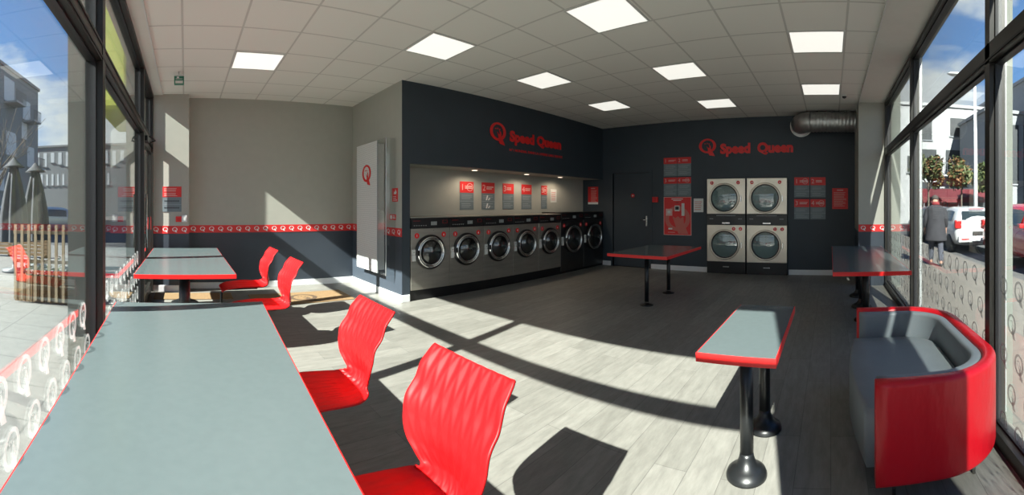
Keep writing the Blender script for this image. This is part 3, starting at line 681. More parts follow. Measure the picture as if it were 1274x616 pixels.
spots = [(.675, 1.11, -.02, 'nearest red quilted chair, beside the near end of the large table'),
         (.78, 2.05, -.02, 'second red quilted chair at the large table, towards its far end'),
         (.86, 3.97, .02, 'nearer of the two red chairs at the table by the entrance'),
         (.86, 5.04, .02, 'farthest red chair, before the coir mat and end wall')]
for i, (x, y, rz, l) in enumerate(spots):
    o = ch if i == 0 else copy_tree(ch)
    o.location = (x, y, 0); o.rotation_euler = (0, 0, rz); o['label'] = l

# ------------------------------------------------------------------ sofa
def upath(x0, x1, yf, yb, r, n=14):
    """U open towards +Y"""
    p = [(x0, yf)]
    for i in range(5): p.append((x0, yf + (yb + r - yf) * (i + 1) / 5))
    for i in range(1, n + 1):
        a = PI + i / n * PI / 2; p.append((x0 + r + r * math.cos(a), yb + r + r * math.sin(a)))
    k = 10
    for i in range(1, k): p.append((x0 + r + (x1 - x0 - 2 * r) * i / k, yb))
    for i in range(n + 1):
        a = 1.5 * PI + i / n * PI / 2; p.append((x1 - r + r * math.cos(a), yb + r + r * math.sin(a)))
    for i in range(5): p.append((x1, yb + r + (yf - yb - r) * (i + 1) / 5))
    return p
def sweep_u(mb, path, prof, m=0):
    """prof: closed (inward offset, z) ring"""
    n = len(path); k = len(prof); vs = []; fs = []
    for i, p in enumerate(path):
        a = Vector(path[max(i - 1, 0)]); b = Vector(path[min(i + 1, n - 1)]); d = (b - a).normalized(); nn = Vector((-d.y, d.x))
        for o, z in prof: vs.append((p[0] + nn.x * o, p[1] + nn.y * o, z))
    for i in range(n - 1):
        for j in range(k): fs.append((i * k + j, i * k + (j + 1) % k, (i + 1) * k + (j + 1) % k, (i + 1) * k + j))
    fs.append(tuple(range(k))); fs.append(tuple((n - 1) * k + j for j in range(k)))
    mb.add(vs, fs, m, True)
def rprof(o0, o1, z0, z1, r, n=4, lean=0.):
    out = []
    for cx, cz, a0 in ((o1 - r, z1 - r, 0), (o0 + r, z1 - r, 90), (o0 + r, z0 + r, 180), (o1 - r, z0 + r, 270)):
        for i in range(n + 1):
            a = math.radians(a0 + 90 * i / n); z = cz + r * math.sin(a); out.append((cx + r * math.cos(a) - lean * (z - z0) / (z1 - z0), z))
    return out
t = thing('curved_sofa', (2.5, -.55, 0), 'red tub sofa with grey inside and rounded back, by the right windows', 'sofa')
P = upath(1.80, 3.18, -.20, -.895, .38)
b = MB('sofar'); sweep_u(b, P, rprof(0, .075, .115, .60, .028, 4, .0)); b.build('outer_shell', t)
b = MB('sofag'); sweep_u(b, upath(1.876, 3.104, -.215, -.819, .305), rprof(0, .065, .30, .583, .022)); b.build('inner_padding', t)
# seat: D shape
b = MB('sofag')
outl = upath(1.945, 3.035, -.17, -.75, .24)
fr = [(3.035 - (3.035 - 1.945) * i / 16, -.17 + .055 * math.sin(PI * i / 16)) for i in range(1, 16)]
ol = outl + fr
cx, cy = 2.49, -.42; rings = [(1.0, .13), (1.0, .36), (.995, .385), (.975, .402), (.94, .41), (.6, .415), (.2, .418)]
n = len(ol); vs = []; fs = []
for s, z in rings:
    for x, y in ol: vs.append((cx + (x - cx) * s, cy + (y - cy) * s, z))
for j in range(len(rings) - 1):
    for i in range(n): fs.append((j * n + i, j * n + (i + 1) % n, (j + 1) * n + (i + 1) % n, (j + 1) * n + i))
fs.append(tuple(range(n - 1, -1, -1))); fs.append(tuple((len(rings) - 1) * n + i for i in range(n)))
b.add(vs, fs, 0, True); b.build('seat', t)
for x, y in ((1.93, -.30), (3.05, -.30), (1.98, -.72), (3.0, -.72)):
    b = MB('chrome'); b.cyl((x, y, 0), (x, y, .13), .009); b.build('leg', t)

# ------------------------------------------------------------------ door mat
t = thing('coir_doormat', (1.7, 5.85, 0), 'brown coir doormat with dark round mark before the end wall', 'doormat')
b = MB('mat_'); b.box(.95, 2.42, 5.50, 6.20, 0, .012, bev=.004); b.build('mat', t)
b = MB('matq', frame_at((1.72, 5.84, .0122), 'Z')); qmark(b, Matrix.Scale(.42, 4), 0, .001, 0, 32, True, 1.1); b.build('round_mark', t)
t = thing('coir_doormat', (.1, 6.2, 0), 'plain brown mat in front of the entrance door beneath the table', 'doormat')
b = MB('mat_'); b.box(-.47, .70, 5.98, 6.40, 0, .012, bev=.004); b.build('mat', t)

# ------------------------------------------------------------------ outside
M['pave'] = grid_mat('pavement', (.16, .145, .125), (.11, .105, .095), .6, .4, .008, offset=.5, rough=.8, c2=(.14, .128, .11), grain=((9, 9, 1), .12))
M['asph'] = mat('asphalt', (.085, .085, .085), .85, var=.15, vscale=3, bump=.2, bscale=80)
M['pavel'] = grid_mat('terrace_slabs', (.17, .168, .16), (.11, .11, .105), .5, .5, .008, rough=.8, grain=((7, 7, 1), .12))
g = MB('asph'); g.box(-90, 90, -90, 110, -.4, -.12); struct(g, 'ground')
g = MB('pave'); g.box(-30, 60, -3.5, -1.101, -.13, -.04); struct(g, 'ground_right')
g = MB('pavel'); g.box(-9, -.751, -1.1, 14.0, -.13, -.04); struct(g, 'ground_left')

def simple_box_thing(): pass
M['bwhite'] = mat('render_white', (.36, .37, .38), .8, var=.04); M['bgrey'] = mat('render_grey', (.20, .215, .225), .8, var=.06)
M['bdark'] = mat('dark_opening', (.03, .035, .04), .4); M['bshade'] = mat('pale_grey_render', (.20, .215, .235), .8)
M['shut'] = mat('pale_shutter', (.55, .58, .60), .6); M['rail'] = mat('railing', (.12, .13, .14), .5)
# right: white flats
def building(name, x0, x1, y0, y1, h, face, m, wins, label, balc=(), wm='bdark', cat='building'):
    t = thing(name, ((x0 + x1) / 2, (y0 + y1) / 2, -.12), label, cat)
    b = MB(m); b.box(x0, x1, y0, y1, -.12, h); b.box(x0 - .15, x1 + .15, y0 - .15, y1 + .15, h, h + .25); b.build('walls', t)
    for (a0, a1, z0, z1) in wins:
        if face == 'X':
            f = MB([wm, 'bshade']); f.box(x0 - .02, x0 + .01, a0, a1, z0, z1, 0); f.box(x0 - .10, x0, a0 - .08, a1 + .08, z0 - .1, z0, 1)
        elif face == 'G':
            f = MB([wm, 'bshade']); f.box(x1 - .01, x1 + .02, a0, a1, z0, z1, 0); f.box(x1, x1 + .10, a0 - .08, a1 + .08, z0 - .1, z0, 1)
        else:
            f = MB([wm, 'bshade']); f.box(a0, a1, y0 - .02, y0 + .01, z0, z1, 0); f.box(a0 - .08, a1 + .08, y0 - .10, y0, z0 - .1, z0, 1)
        f.build('window', t)
    for (a0, a1, z0, dz) in balc:
        f = MB(['bwhite', 'rail'])
        X0, X1, Y0, Y1 = (x0 - 1.1, x0, a0, a1) if face == 'X' else (x1, x1 + 1.1, a0, a1)
        f.box(X0, X1, Y0, Y1, z0 - .15, z0, 0)
        xx = X0 if face == 'X' else X1 - .04
        f.box(xx, xx + .04, Y0, Y1, z0 + dz - .05, z0 + dz, 1)
        k = int((Y1 - Y0) / .2)
        for i in range(k + 1): f.box(xx, xx + .03, Y0 + (Y1 - Y0 - .03) * i / k, Y0 + (Y1 - Y0 - .03) * i / k + .03, z0, z0 + dz - .05, 1)
        f.build('balcony', t)
    return t
building('apartment_block', 33.4, 44, -13.7, -5.6, 9.9, 'X', 'bwhite',
    [(-8.4, -6.9, 7.0, 8.8), (-8.8, -7.2, 4.6, 6.2), (-6.9, -6.3, 4.2, 5.6), (-8.4, -7.4, 2.2, 3.4), (-13.2, -12.6, 8.2, 9.3), (-11.6, -9.6, 4.4, 6.2), (-11.6, -10.0, 7.4, 9.0)],
    'white block of flats beyond the right windows, behind the parked white car', [(-10.1, -9.0, 4.0, 1.0)])
building('apartment_block', 27, 32.9, -13.7, -10.7, 8.2, 'X', 'bgrey', [(-12.2, -11.2, 3, 7.4), (-13.3, -12.7, 3, 7.4)], 'dark slatted wing of flats beside the white block, right of the lamp post')
building('apartment_block', 22, 40, -26, -14.1, 11.0, 'X', 'bshade', [(-16.5, -15.2, 5.0, 7.2), (-20, -18.5, 5.0, 7.2), (-16.5, -15.2, 8.2, 9.8)], 'grey building at the right edge, beyond the red car')
t = thing('shop_awning', (27, -8, 2.0), 'long dark red awning across the street behind the white car', 'awning')
M['awn'] = mat('awning_red', (.10, .012, .016), .7); b = MB('awn'); b.add([(26.9, -10.6, 2.55), (26.9, -5.8, 2.55), (25.4, -5.8, 1.95), (25.4, -10.6, 1.95), (25.4, -5.8, 1.6), (25.4, -10.6, 1.6), (26.9, -5.8, 2.5), (26.9, -10.6, 2.5)], [(0, 1, 2, 3), (3, 2, 4, 5), (4, 2, 1, 6), (5, 7, 0, 3), (7, 5, 4, 6)]); b.build('canopy', t)
b = MB('rail'); [b.cyl((25.5, y, -.12), (25.5, y, 1.9), .04) for y in (-10.5, -8.2, -5.9)]; b.build('post', t)
b = MB('bdark'); b.box(26.9, 27.2, -10.6, -5.8, -.12, 2.6); b.build('shopfront', t)

# trees
def leafy(name, x, y, z0, z1, r, cols, label, n=900, seed=1, group=None, trunk=.09, bare=False, ls=.16):
    rnd = random.Random(seed); t = thing(name, (x, y, -.12), label, 'tree', group)
    b = MB('bark'); b.tube([(x, y, -.12), (x + .05, y, z0 * .6), (x, y, (z0 + z1) / 2)], [trunk, trunk * .8, trunk * .4])
    tips = []
    for i in range(26 if bare else 9):
        a = rnd.uniform(0, 2 * PI); zz = z0 + (z1 - z0) * rnd.uniform(-.1, .5); rr = r * rnd.uniform(.5, 1)
        p1 = (x + rr * .4 * math.cos(a), y + rr * .4 * math.sin(a), zz + (z1 - zz) * .4); p2 = (x + rr * math.cos(a), y + rr * math.sin(a), zz + (z1 - zz) * rnd.uniform(.5, 1))
        b.tube([(x, y, zz), p1, p2], [trunk * .35, trunk * .2, trunk * .08], 5)
        if bare:
            for k in range(7):
                q = [p1[c] + (p2[c] - p1[c]) * rnd.random() for c in range(3)]
                b.tube([q, [q[0] + rnd.uniform(-.5, .5), q[1] + rnd.uniform(-.5, .5), q[2] + rnd.uniform(.1, .7)]], [trunk * .08, trunk * .04], 4)
    b.build('trunk', t)
    if bare: return t
    b = MB(cols); blobs = [(rnd.uniform(-.6, .6) * r, rnd.uniform(-.6, .6) * r, rnd.uniform(.2, .8)) for _ in range(9)]
    for i in range(n):
        c = rnd.choice(blobs); d = Vector((rnd.gauss(0, 1), rnd.gauss(0, 1), rnd.gauss(0, 1))).normalized() * rnd.uniform(.5, 1) ** .5
        p = Vector((x + c[0] + d.x * r * .45, y + c[1] + d.y * r * .45, z0 + (z1 - z0) * c[2] + d.z * (z1 - z0) * .28))
        q = Matrix.Translation(p) @ Matrix.Rotation(rnd.uniform(0, 6), 4, Vector((rnd.random(), rnd.random(), rnd.random() + .01)).normalized())
        s = ls * rnd.uniform(.6, 1.2)
        b.add([(-s, 0, 0), (0, -s * .45, 0), (s, 0, 0), (0, s * .45, .02)], [(0, 1, 2, 3)], rnd.randrange(len(cols)), False, q)
    b.build('foliage', t, recalc=False)
    return t
M['bark'] = mat('bark', (.12, .10, .08), .9, var=.2); M['leafg'] = mat('leaf_green', (.045, .07, .02), .7); M['leafo'] = mat('leaf_orange', (.15, .075, .028), .7); M['leafy'] = mat('leaf_olive', (.085, .095, .03), .7)
for i, (x, y, cols, l) in enumerate(((22.2, -5.4, ['leafo', 'leafg', 'leafy'], 'orange tinged street tree above the walking person'), (21.8, -7.2, ['leafy', 'leafo', 'leafg'], 'green street tree above the white car'), (23.5, -9.6, ['leafg', 'leafy'], 'green street tree beside the lamp post'))):
    leafy('street_tree', x, y, 2.35, 4.3, 1.1, cols, l, 1500, i + 3, 'street trees behind the parked cars', .07)
leafy('bare_tree', 13.6, -9.2, 1.5, 6.5, 2.0, ['leafg'], 'bare dark tree at the right edge above the red car', seed=9, trunk=.12, bare=True)
leafy('bare_tree', -6.9, 13.6, 1.5, 4.9, 2.0, ['leafg'], 'bare tree at the far left in front of the dark flats', seed=11, trunk=.08, bare=True)
# lamp post
M['lampw'] = mat('lamp_post_white', (.62, .64, .64), .5)
t = thing('street_lamp', (16.3, -6.0, -.12), 'tall pale street lamp post beyond the white car', 'street lamp')
b = MB('lampw'); b.tube([(16.3, -6.0, -.12), (16.3, -6.0, 3.5), (16.3, -5.95, 7.6)], [.10, .08, .045], 14); b.build('post', t)
b = MB('lampw'); b.tube([(16.3, -5.95, 6.9), (16.3, -5.6, 7.0), (16.3, -5.15, 6.98)], .035, 8); b.build('arm', t)
b = MB('lampw', Matrix.Translation((16.3, -5.15, 6.98)) @ Matrix.Diagonal((.22, .42, .07, 1))); b.lathe([(0, -1), (.7, -.8), (1, 0), (.8, .6), (0, 1)], 20); b.build('lamp_head', t)

# cars
def car(x, y, rz, L, H, W, paint, label, hatch=True, name='parked_car', detail=True):
    t = thing(name, (x, y, -.12), label, 'car', None, rz); kw = dict(local=True)
    # local: rear at -L/2, front at +L/2
    st = [(-.50, .38, .60, .72, .80, .50), (-.487, .26, .90, .99, .94, .70), (-.46, .22, .98, 1.08 , .98, .78), (-.40, .20, .98, 1.40, 1.0, .72), (-.30, .20, .97, 1.47, 1.0, .74), (-.10, .20, .95, 1.50, 1.0, .75), (.08, .20, .93, 1.46, 1.0, .74), (.18, .20, .92, 1.26, 1.0, .76), (.27, .20, .91, .99, 1.0, .82), (.38, .20, .83, .90, .98, .78), (.46, .24, .70, .76, .92, .70), (.50, .34, .55, .58, .80, .55)]
    hs = H / 1.5; b = MB(paint); vs = []; fs = []; R = []
    for (sx, zb, zs, zt, wb, wt) in st:
        X = sx * L; w2 = W / 2
        ring = [(X, -w2 * wb * .86, zb), (X, -w2 * wb, zb + .16), (X, -w2 * wb, zs * hs), (X, -w2 * wt, zt * hs - .04), (X, -w2 * wt * .7, zt * hs), (X, 0, zt * hs + .02)]
        ring += [(p[0], -p[1], p[2]) for p in reversed(ring[:-1])]; vs += ring; R.append(ring)
    k = 11
    for i in range(len(st) - 1):
        for j in range(k): fs.append((i * k + j, i * k + (j + 1) % k, (i + 1) * k + (j + 1) % k, (i + 1) * k + j))
    fs.append(tuple(range(k))); fs.append(tuple((len(st) - 1) * k + j for j in range(k)))
    b.add(vs, fs, 0, True); body = b.build('body', t, **kw); ss = body.modifiers.new('s', 'SUBSURF'); ss.levels = 1; ss.render_levels = 1
    W2 = W / 2
    for sy in (-1, 1):
        g = MB('carglass'); o = sy * .012
        def pt(X, f, zf): # between sill line and roof
            for i in range(len(st) - 1):
                if st[i][0] <= X <= st[i + 1][0]:
                    q = (X - st[i][0]) / (st[i + 1][0] - st[i][0]); s = [st[i][c] + (st[i + 1][c] - st[i][c]) * q for c in range(6)]
                    ys = W2 * s[4] + (W2 * s[5] - W2 * s[4]) * zf; zz = s[2] * hs + (s[3] * hs - .04 - s[2] * hs) * zf
                    return (X * L, sy * (ys + .004), zz)
        for a0, a1 in ((-.38, -.14), (-.12, .10)):
            xs_ = [a0 + (a1 - a0) * q / 4 for q in range(5)]
            low = [pt(v, 0, .12) for v in xs_]; hi = [pt(v + (.03 if v == a0 and a0 < -.2 else 0), 0, .82) for v in xs_]
            g.add(low + hi, [(q, q + 1, q + 6, q + 5) for q in range(4)], 0, True)
        g.build('side_window', t, **kw)
    if detail:
        g = MB('carglass'); zr = hs
        g.add([(-.462 * L - .012, -W2 * .66, 1.06 * zr), (-.462 * L - .012, W2 * .66, 1.06 * zr), (-.412 * L - .012, W2 * .60, 1.34 * zr), (-.412 * L - .012, -W2 * .60, 1.34 * zr)], [(0, 1, 2, 3)]); g.build('rear_window', t, **kw)
        g = MB('carglass'); g.add([(.265 * L, -W2 * .72, 1.02 * zr), (.265 * L, W2 * .72, 1.02 * zr), (.11 * L, W2 * .62, 1.43 * zr), (.11 * L, -W2 * .62, 1.43 * zr)], [(0, 1, 2, 3)]); g.build('windscreen', t, **kw)
        for sy in (-1, 1):
            g = MB('tail'); g.box(-.497 * L - .015, -.455 * L, min(sy * W2 * .72, sy * W2 * .97), max(sy * W2 * .72, sy * W2 * .97), .80 * zr, 1.06 * zr, bev=.03); g.build('tail_light', t, **kw)
            g = MB('headl'); g.box(.44 * L, .485 * L, min(sy * W2 * .55, sy * W2 * .86), max(sy * W2 * .55, sy * W2 * .86), .58 * zr, .70 * zr, bev=.02); g.build('headlight', t, **kw)
            g = MB(paint); g.box(.13 * L, .165 * L, min(sy * W2 * .98, sy * W2 * 1.12), max(sy * W2 * .98, sy * W2 * 1.12), .95 * zr, 1.05 * zr, bev=.02); g.build('wing_mirror', t, **kw)
        g = MB([paint, 'tail', 'rubber']); g.box(-.5 * L - .05, -.47 * L, -W2 * .86, W2 * .86, .36, .56, 0, bev=.03); g.box(-.5 * L - .055, -.49 * L, W2 * .45, W2 * .75, .44, .48, 1); g.box(-.5 * L - .055, -.49 * L, -W2 * .75, -W2 * .45, .44, .48, 1); g.box(-.5 * L - .06, -.49 * L, -.24, .24, .60, .70, 2); g.build('rear_bumper', t, **kw)
        g = MB('tail'); g.box(-.415 * L, -.395 * L, -.25, .25, 1.40 * zr, 1.425 * zr); g.build('brake_light', t, **kw)
    for sx in (-.32, .32):
        for sy in (-1, 1):
            T = Matrix.Translation((sx * L, sy * (W2 - .10), .30)) @ Matrix.Rotation(-sy * PI / 2, 4, 'X')
            g = MB(['rubber', 'rim', 'bdark'], T); g.lathe([(.20, -.09), (.29, -.09), (.305, -.05), (.305, .08), (.29, .11), (.21, .112)], 28, 0); g.lathe([(.205, .10), (.19, .09), (.19, .06), (0, .06)], 24, 2)
            for q in range(7): g.box(-.018, .018, .02, .195, .075, .105, 1, Matrix.Rotation(q * 2 * PI / 7, 4, 'Z'))
            g.lathe([(.04, .08), (.04, .108), (0, .108)], 12, 1); g.build('wheel', t, **kw)
    return t
M['carglass'] = mat('car_glass', (.02, .028, .03), .05, spec=.8); M['tail'] = mat('tail_red', (.5, .02, .02), .25); M['headl'] = mat('headlight', (.6, .62, .63), .15); M['rim'] = mat('wheel_rim', (.30, .31, .32), .35, metal=.8)
M['pw'] = mat('paint_white', (.42, .43, .44), .2, coat=.6); M['pr'] = mat('paint_red', (.36, .012, .014), .2, coat=.8); M['ps'] = mat('paint_silver', (.45, .47, .48), .3, metal=.5); M['pd'] = mat('paint_dark', (.05, .055, .07), .25, coat=.5)
car(13.75, -4.55, 0, 3.6, 1.50, 1.66, 'pw', 'white hatchback parked nose away, seen through the right windows')
car(8.85, -5.05, PI, 4.2, 1.58, 1.80, 'pr', 'red car parked close outside, at the right edge behind the frame')
car(17.9, -4.55, 0, 4.1, 1.5, 1.75, 'pd', 'dark car parked just ahead of the white hatchback', detail=False)
car(-6.6, 20.5, .35, 4.2, 1.45, 1.75, 'ps', 'silver car parked far off beyond the wooden planter', detail=False)
car(-10.2, 21.6, .2, 4.2, 1.5, 1.75, 'pw', 'white car parked at the far left beyond the parasols', detail=False)

# person walking on the pavement
def skin(name, verts, edges, radii, m, parent, sub=2, root=0):
    me = bpy.data.meshes.new(name); me.from_pydata(verts, edges, []); o = bpy.data.objects.new(name, me); C.objects.link(o)
    md = o.modifiers.new('k', 'SKIN'); md.use_smooth_shade = True; md.branch_smoothing = .5
    for i, r in enumerate(radii): me.skin_vertices[0].data[i].radius = r if isinstance(r, tuple) else (r, r)
    me.skin_vertices[0].data[root].use_root = True
    sm = o.modifiers.new('s', 'SUBSURF'); sm.levels = sub; sm.render_levels = sub
    dg = bpy.context.evaluated_depsgraph_get(); dg.update(); nm_ = bpy.data.meshes.new_from_object(o.evaluated_get(dg)); C.objects.unlink(o); bpy.data.objects.remove(o)
    nm_.materials.clear(); nm_.materials.append(M[m]); r = bpy.data.objects.new(name, nm_); C.objects.link(r); r.parent = parent; return r
M['skin'] = mat('skin', (.45, .26, .19), .6); M['coat'] = mat('coat_dark', (.030, .030, .036), .9, var=.2); M['jeans'] = mat('trousers', (.06, .065, .085), .9); M['shoe'] = mat('shoe', (.03, .025, .025), .6); M['hair'] = mat('hair_grey', (.06, .05, .045), .9); M['scarf'] = mat('scarf_red', (.20, .02, .025), .9)
pt = thing('person', (9.35, -2.45, -.04), 'person in a dark knee length coat walking away, head bowed', 'person', None, -.15)
V = [(0, 0, .93), (.02, 0, 1.12), (.04, 0, 1.30), (.07, 0, 1.42), (.12, 0, 1.50), (.18, 0, 1.545), (.245, 0, 1.60)]
E_ = [(0, 1), (1, 2), (2, 3), (3, 4), (4, 5), (5, 6)]; Rr = [(.13, .16), (.12, .15), (.12, .17), (.08, .10), (.055, .055), (.075, .07), (.085, .075)]
def chain(start, pts, rs):
    p = start
    for q, r in zip(pts, rs): V.append(q); Rr.append(r); E_.append((p, len(V) - 1)); p = len(V) - 1
    return p
for s in (-1, 1):
    f = 1 if s > 0 else -1
    chain(0, [(.0, s * .09, .86), (.10 * f + .03, s * .10, .48), (.16 * f - .04, s * .10, .08), (.16 * f + .08, s * .10, .03)], [.09, .058, .04, .035])
    e = chain(2, [(.06, s * .17, 1.36), (.03, s * .23, 1.10), (.13, s * .25, .88), (.16, s * .25, .80)], [.055, .043, .030, .032])
    for q in range(4): chain(e, [(.165 + q * .018 - .02, s * (.255 - .002 * q), .755), (.175 + q * .018 - .02, s * (.25), .715 + .008 * abs(q - 1))], [.010, .008])
    chain(e, [(.195, s * .235, .79), (.215, s * .225, .755)], [.011, .009])
skin('body', V, E_, Rr, 'skin', pt)
b = MB('coat')
rings = [(.06, 1.46, .07, .08), (.05, 1.43, .11, .15), (.04, 1.37, .135, .215), (.035, 1.25, .145, .22), (.02, 1.10, .15, .205), (.0, .92, .165, .225), (-.01, .70, .185, .25), (-.02, .60, .19, .26)]
b.grid(lambda u, v: (lambda r: (r[0] + r[2] * math.cos(2 * PI * u), r[3] * math.sin(2 * PI * u), r[1]))(tuple(rings[min(int(v * 7), 6)][c] + (rings[min(int(v * 7) + 1, 7)][c] - rings[min(int(v * 7), 6)][c]) * (v * 7 - min(int(v * 7), 6)) for c in range(4))), 32, 22, closed=True)
o = b.build('coat', pt, local=True); md = o.modifiers.new('s', 'SOLIDIFY'); md.thickness = .012
for s in (-1, 1): skin('coat_sleeve', [(.05, s * .16, 1.37), (.06, s * .20, 1.33), (.03, s * .24, 1.10), (.12, s * .255, .90)], [(0, 1), (1, 2), (2, 3)], [.075, .072, .062, .050], 'coat', pt)
for s in (-1, 1):
    f = 1 if s > 0 else -1
    skin('trouser_leg', [(0, s * .085, .90), (.03, s * .09, .80), (.10 * f + .03, s * .10, .48), (.16 * f - .03, s * .10, .10)], [(0, 1), (1, 2), (2, 3)], [.10, .10, .075, .062], 'jeans', pt)
    skin('shoe', [(.16 * f - .07, s * .10, .045), (.16 * f + .02, s * .10, .045), (.16 * f + .12, s * .10, .035)], [(0, 1), (1, 2)], [.045, .045, .035], 'shoe', pt)
b = MB('hair', Matrix.Translation((.21, 0, 1.60)) @ Matrix.Rotation(.6, 4, 'Y')); b.lathe([(.088, -.05), (.10, .0), (.095, .05), (.06, .085), (0, .098)], 24, sy=.85); b.build('hair', pt, local=True)
b = MB('skin'); b.lathe([(0, 0), (.014, .01), (.010, .03), (0, .035)], 10, T=Matrix.Translation((.325, 0, 1.575)) @ Matrix.Rotation(1.9, 4, 'Y'))
for s in (-1, 1): b.lathe([(0, 0), (.02, .004), (.022, .012), (0, .014)], 10, T=Matrix.Translation((.235, s * .073, 1.585)) @ Matrix.Rotation(-s * PI / 2, 4, 'X'))
b.build('nose_and_ears', pt, local=True)
b = MB('scarf'); b.lathe([(.085, -.03), (.105, 0), (.09, .04), (.07, .05)], 24, T=Matrix.Translation((.08, 0, 1.46)) @ Matrix.Rotation(.35, 4, 'Y')); b.build('scarf', pt, local=True)

# ------------------------------------------------------------------ outside left
building('apartment_block', -26, -14, 14, 37.3, 12.7, 'G', 'bgrey', [(33.5, 35.2, 9.2, 11.0), (29.6, 31.6, 10.0, 12.0), (34.5, 36.2, 5.0, 6.9), (30.0, 32.0, 5.6, 7.6), (26, 28.0, 7.6, 9.6), (33.2, 34.4, 7.4, 8.9), (22, 24, 4.5, 6.5), (28, 29.6, 2.6, 4.2)],
    'dark grey block of flats with pale windows beyond the left glass', [(33.5, 35.2, 9.1, .9), (34.5, 36.2, 4.9, .9), (29.6, 31.6, 9.9, .9)], 'shut')
t = building('office_building', -24, -2, 55, 66, 9.8, 'B', 'bgrey', [(-22 + i * 1.1, -21.5 + i * 1.1, 7.6 - (i % 3) * .3, 9.0) for i in range(18)] + [(-21 + i * .8, -20.7 + i * .8, 4.3, 5.9) for i in range(14)], 'long low grey building far beyond the parked silver car', (), 'shut')
def parasol(x, y, zt, zb, label, tilt):
    t = thing('closed_parasol', (x, y, -.04), label, 'parasol', 'closed grey parasols on the terrace')
    b = MB('rail'); b.cyl((x, y, -.04), (x, y, zt + .05), .024); b.build('pole', t)
    b = MB('rail'); b.lathe([(.26, -.04), (.26, .02), (.05, .04), (.04, .12)], 24, T=Matrix.Translation((x, y, 0))); b.build('foot', t)
    b = MB('cloth')
    def fn(u, v):
        z = zt + (zb - zt) * v; r = .05 + .17 * min(1, v * 1.5) ** .7 + .05 * v; f = 1 + .22 * math.sin(u * 2 * PI * 8) * min(1, v * 3)
        return (x + r * f * math.cos(2 * PI * u), y + r * f * math.sin(2 * PI * u), z)
    b.grid(fn, 64, 14, closed=True); b.build('folded_canopy', t, recalc=True)
    b = MB('cloth'); b.lathe([(.24, -.12), (.19, -.08), (.10, .0), (.03, .08), (0, .10)], 20, T=Matrix.Translation((x, y, zt + .0))); b.build('top_cap', t)
M['cloth'] = mat('parasol_cloth', (.06, .065, .075), .9, var=.1)
parasol(-3.55, 8.0, 2.35, .62, 'closed grey parasol outside at the far left edge', 0)
parasol(-3.35, 8.75, 2.3, .6, 'closed grey parasol outside, right of the other one', 0)
M['wood'] = mat('pale_wood', (.33, .26, .17), .8, var=.15, vscale=12, aniso=(4, 4, .5)); M['woodb'] = mat('brown_slats', (.23, .15, .08), .8, var=.15)
t = thing('picket_planter', (-1.95, 5.6, 0), 'wooden planter with pale pickets on the terrace just outside', 'planter')
b = MB('wood')
for i in range(9): b.box(-2.45 + i * .105, -2.41 + i * .105, 5.52, 5.545, .0, 1.12)
b.box(-2.47, -1.54, 5.545, 5.57, .55, .60); b.box(-2.47, -1.54, 5.545, 5.57, .98, 1.03); b.build('pickets', t)
b = MB('woodb')
for i in range(16): b.box(-2.47 + i * .058, -2.425 + i * .058, 5.60, 5.62, -.04, .36)
b.box(-2.47, -1.54, 5.62, 5.95, -.04, .30); b.build('trough', t)
b = MB(['leafg', 'leafy']); rnd = random.Random(4)
for i in range(500):
    q = Matrix.Translation((rnd.uniform(-2.45, -1.56), rnd.uniform(5.64, 5.93), .30 + abs(rnd.gauss(0, .12)))) @ Matrix.Rotation(rnd.uniform(0, 6), 4, Vector((rnd.random(), rnd.random(), rnd.random() + .01)).normalized()); s = .03
    b.add([(-s, 0, 0), (0, -s * .4, 0), (s, 0, 0), (0, s * .4, .0)], [(0, 1, 2, 3)], i % 2, False, q)
b.build('plants', t, recalc=False)
t = thing('slatted_screen', (-6, 10.3, 0), 'low brown slatted wooden screen beyond the terrace', 'screen')
b = MB('woodb'); [b.box(-9, -3.6, 10.28, 10.32, .02 + i * .10, .10 + i * .10) for i in range(7)]; b.build('slats', t); b = MB('woodb'); [b.box(-9 + i * 1.06, -8.92 + i * 1.06, 10.32, 10.40, -.04, .74) for i in range(6)]; b.build('posts', t)
t = thing('picnic_bench', (-4.4, 7.2, 0), 'low pale terrace bench beside the parasols', 'bench')
# lime sign box on the lintel outside
M['lime'] = mat('lime_panel', (.55, .60, .10), .5)
t = thing('lime_sign_box', (-1.4, 7.6, 3.0), 'lime green box canopy hanging outside over the entrance', 'canopy')
b = MB('lime'); b.box(-1.46, -.92, 6.62, 8.7, 3.0, 5.4, bev=.08); b.build('box', t)
bpy.data.objects.remove(bpy.data.objects['picnic_bench'])

# ------------------------------------------------------------------ light, sky, camera
sd = Vector((1, .185, -.765)).normalized()
sl = bpy.data.lights.new('sun', 'SUN'); sl.energy = 22.0; sl.angle = .0095; sl.color = (1, .97, .90)
so = bpy.data.objects.new('sun', sl); so.rotation_euler = sd.to_track_quat('-Z', 'Y').to_euler(); so.location = (-5, -3, 8); C.objects.link(so)
for x in (4.5, 5.8, 6.85):
    l = bpy.data.lights.new('recess_spot', 'SPOT'); l.energy = 14; l.spot_size = 2.9; l.spot_blend = .6; l.color = (1, .82, .62); l.shadow_soft_size = .04
    o = bpy.data.objects.new('recess_spot', l); o.location = (x, 5.24, 2.0); C.objects.link(o)
W = bpy.data.worlds.new('sky'); S.world = W; W.use_nodes = True; nt = W.node_tree; nt.nodes.clear(); L = nt.links
out = nt.nodes.new('ShaderNodeOutputWorld'); bg = nt.nodes.new('ShaderNodeBackground'); L.new(bg.outputs[0], out.inputs[0])
tc = nt.nodes.new('ShaderNodeTexCoord'); sx = nt.nodes.new('ShaderNodeSeparateXYZ'); L.new(tc.outputs['Generated'], sx.inputs[0])
cr1 = nt.nodes.new('ShaderNodeValToRGB'); L.new(sx.outputs['Z'], cr1.inputs[0])
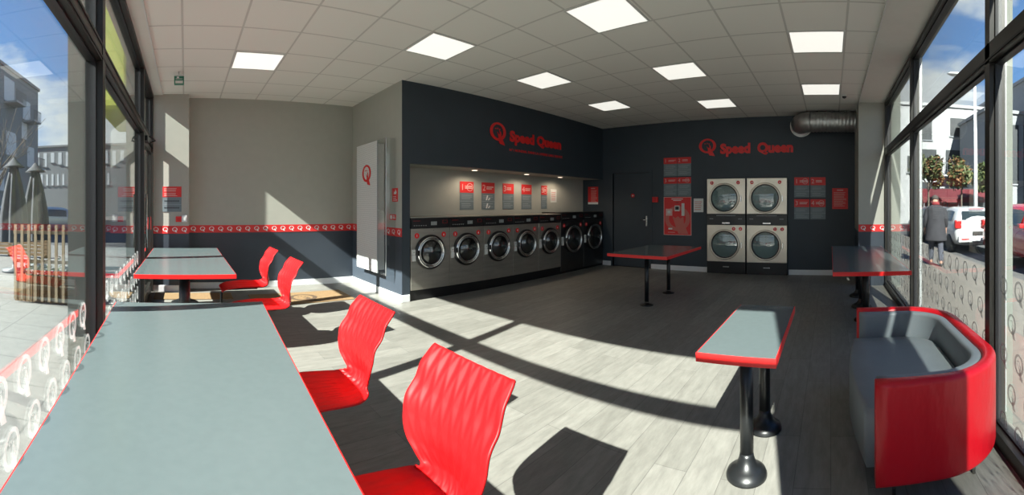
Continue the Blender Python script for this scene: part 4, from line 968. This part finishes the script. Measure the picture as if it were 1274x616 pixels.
e = cr1.color_ramp.elements; e[0].position = 0; e[0].color = (.42, .58, .78, 1); e[1].position = .65; e[1].color = (.07, .19, .50, 1); n_ = cr1.color_ramp.elements.new(.22); n_.color = (.17, .38, .76, 1)
mp = nt.nodes.new('ShaderNodeMapping'); mp.inputs['Scale'].default_value = (1.2, 1.2, 2.6); mp.inputs['Location'].default_value = (.35, .2, .1); L.new(tc.outputs['Generated'], mp.inputs['Vector'])
nz = nt.nodes.new('ShaderNodeTexNoise'); nz.inputs['Scale'].default_value = 2.1; nz.inputs['Detail'].default_value = 8; nz.inputs['Roughness'].default_value = .55; L.new(mp.outputs[0], nz.inputs['Vector'])
# fewer clouds higher up
mr = nt.nodes.new('ShaderNodeMath'); mr.operation = 'MULTIPLY_ADD'; mr.inputs[1].default_value = -.38; mr.inputs[2].default_value = .12; L.new(sx.outputs['Z'], mr.inputs[0])
ad = nt.nodes.new('ShaderNodeMath'); ad.operation = 'ADD'; L.new(nz.outputs['Fac'], ad.inputs[0]); L.new(mr.outputs[0], ad.inputs[1])
cr2 = nt.nodes.new('ShaderNodeValToRGB'); cr2.color_ramp.elements[0].position = .44; cr2.color_ramp.elements[1].position = .57; L.new(ad.outputs[0], cr2.inputs[0])
mx = nt.nodes.new('ShaderNodeMix'); mx.data_type = 'RGBA'; L.new(cr2.outputs[0], mx.inputs[0]); L.new(cr1.outputs[0], mx.inputs[6]); mx.inputs[7].default_value = (.82, .87, .90, 1)
L.new(mx.outputs[2], bg.inputs[0]); bg.inputs[1].default_value = 1.3

cam = bpy.data.cameras.new('camera'); co = bpy.data.objects.new('camera', cam); C.objects.link(co); S.camera = co
FX, FY, X0, Y0 = 511., 500., 230.8, 255.6
co.location = (0, 0, 1.404)
cam.type = 'PANO'; cam.panorama_type = 'CENTRAL_CYLINDRICAL'; cam.clip_start = .02; cam.clip_end = 500
yaw = ((1274 / 2) - X0) / FX           # turned right from +Y
co.rotation_euler = (PI / 2, 0, -yaw)
cam.central_cylindrical_range_u_min = -637 / FX; cam.central_cylindrical_range_u_max = 637 / FX
cam.central_cylindrical_range_v_min = -(616 - Y0) / FY; cam.central_cylindrical_range_v_max = Y0 / FY
cam.central_cylindrical_radius = 1.0
S.view_settings.view_transform = 'Standard'; S.view_settings.look = 'None'; S.view_settings.gamma = 1; S.view_settings.use_curve_mapping = False; S.view_settings.exposure = 0.2
S.cycles.max_bounces = 12; S.cycles.diffuse_bounces = 6; S.cycles.transparent_max_bounces = 24; S.cycles.use_denoising = True
S.cycles.caustics_reflective = False; S.cycles.sample_clamp_indirect = 6
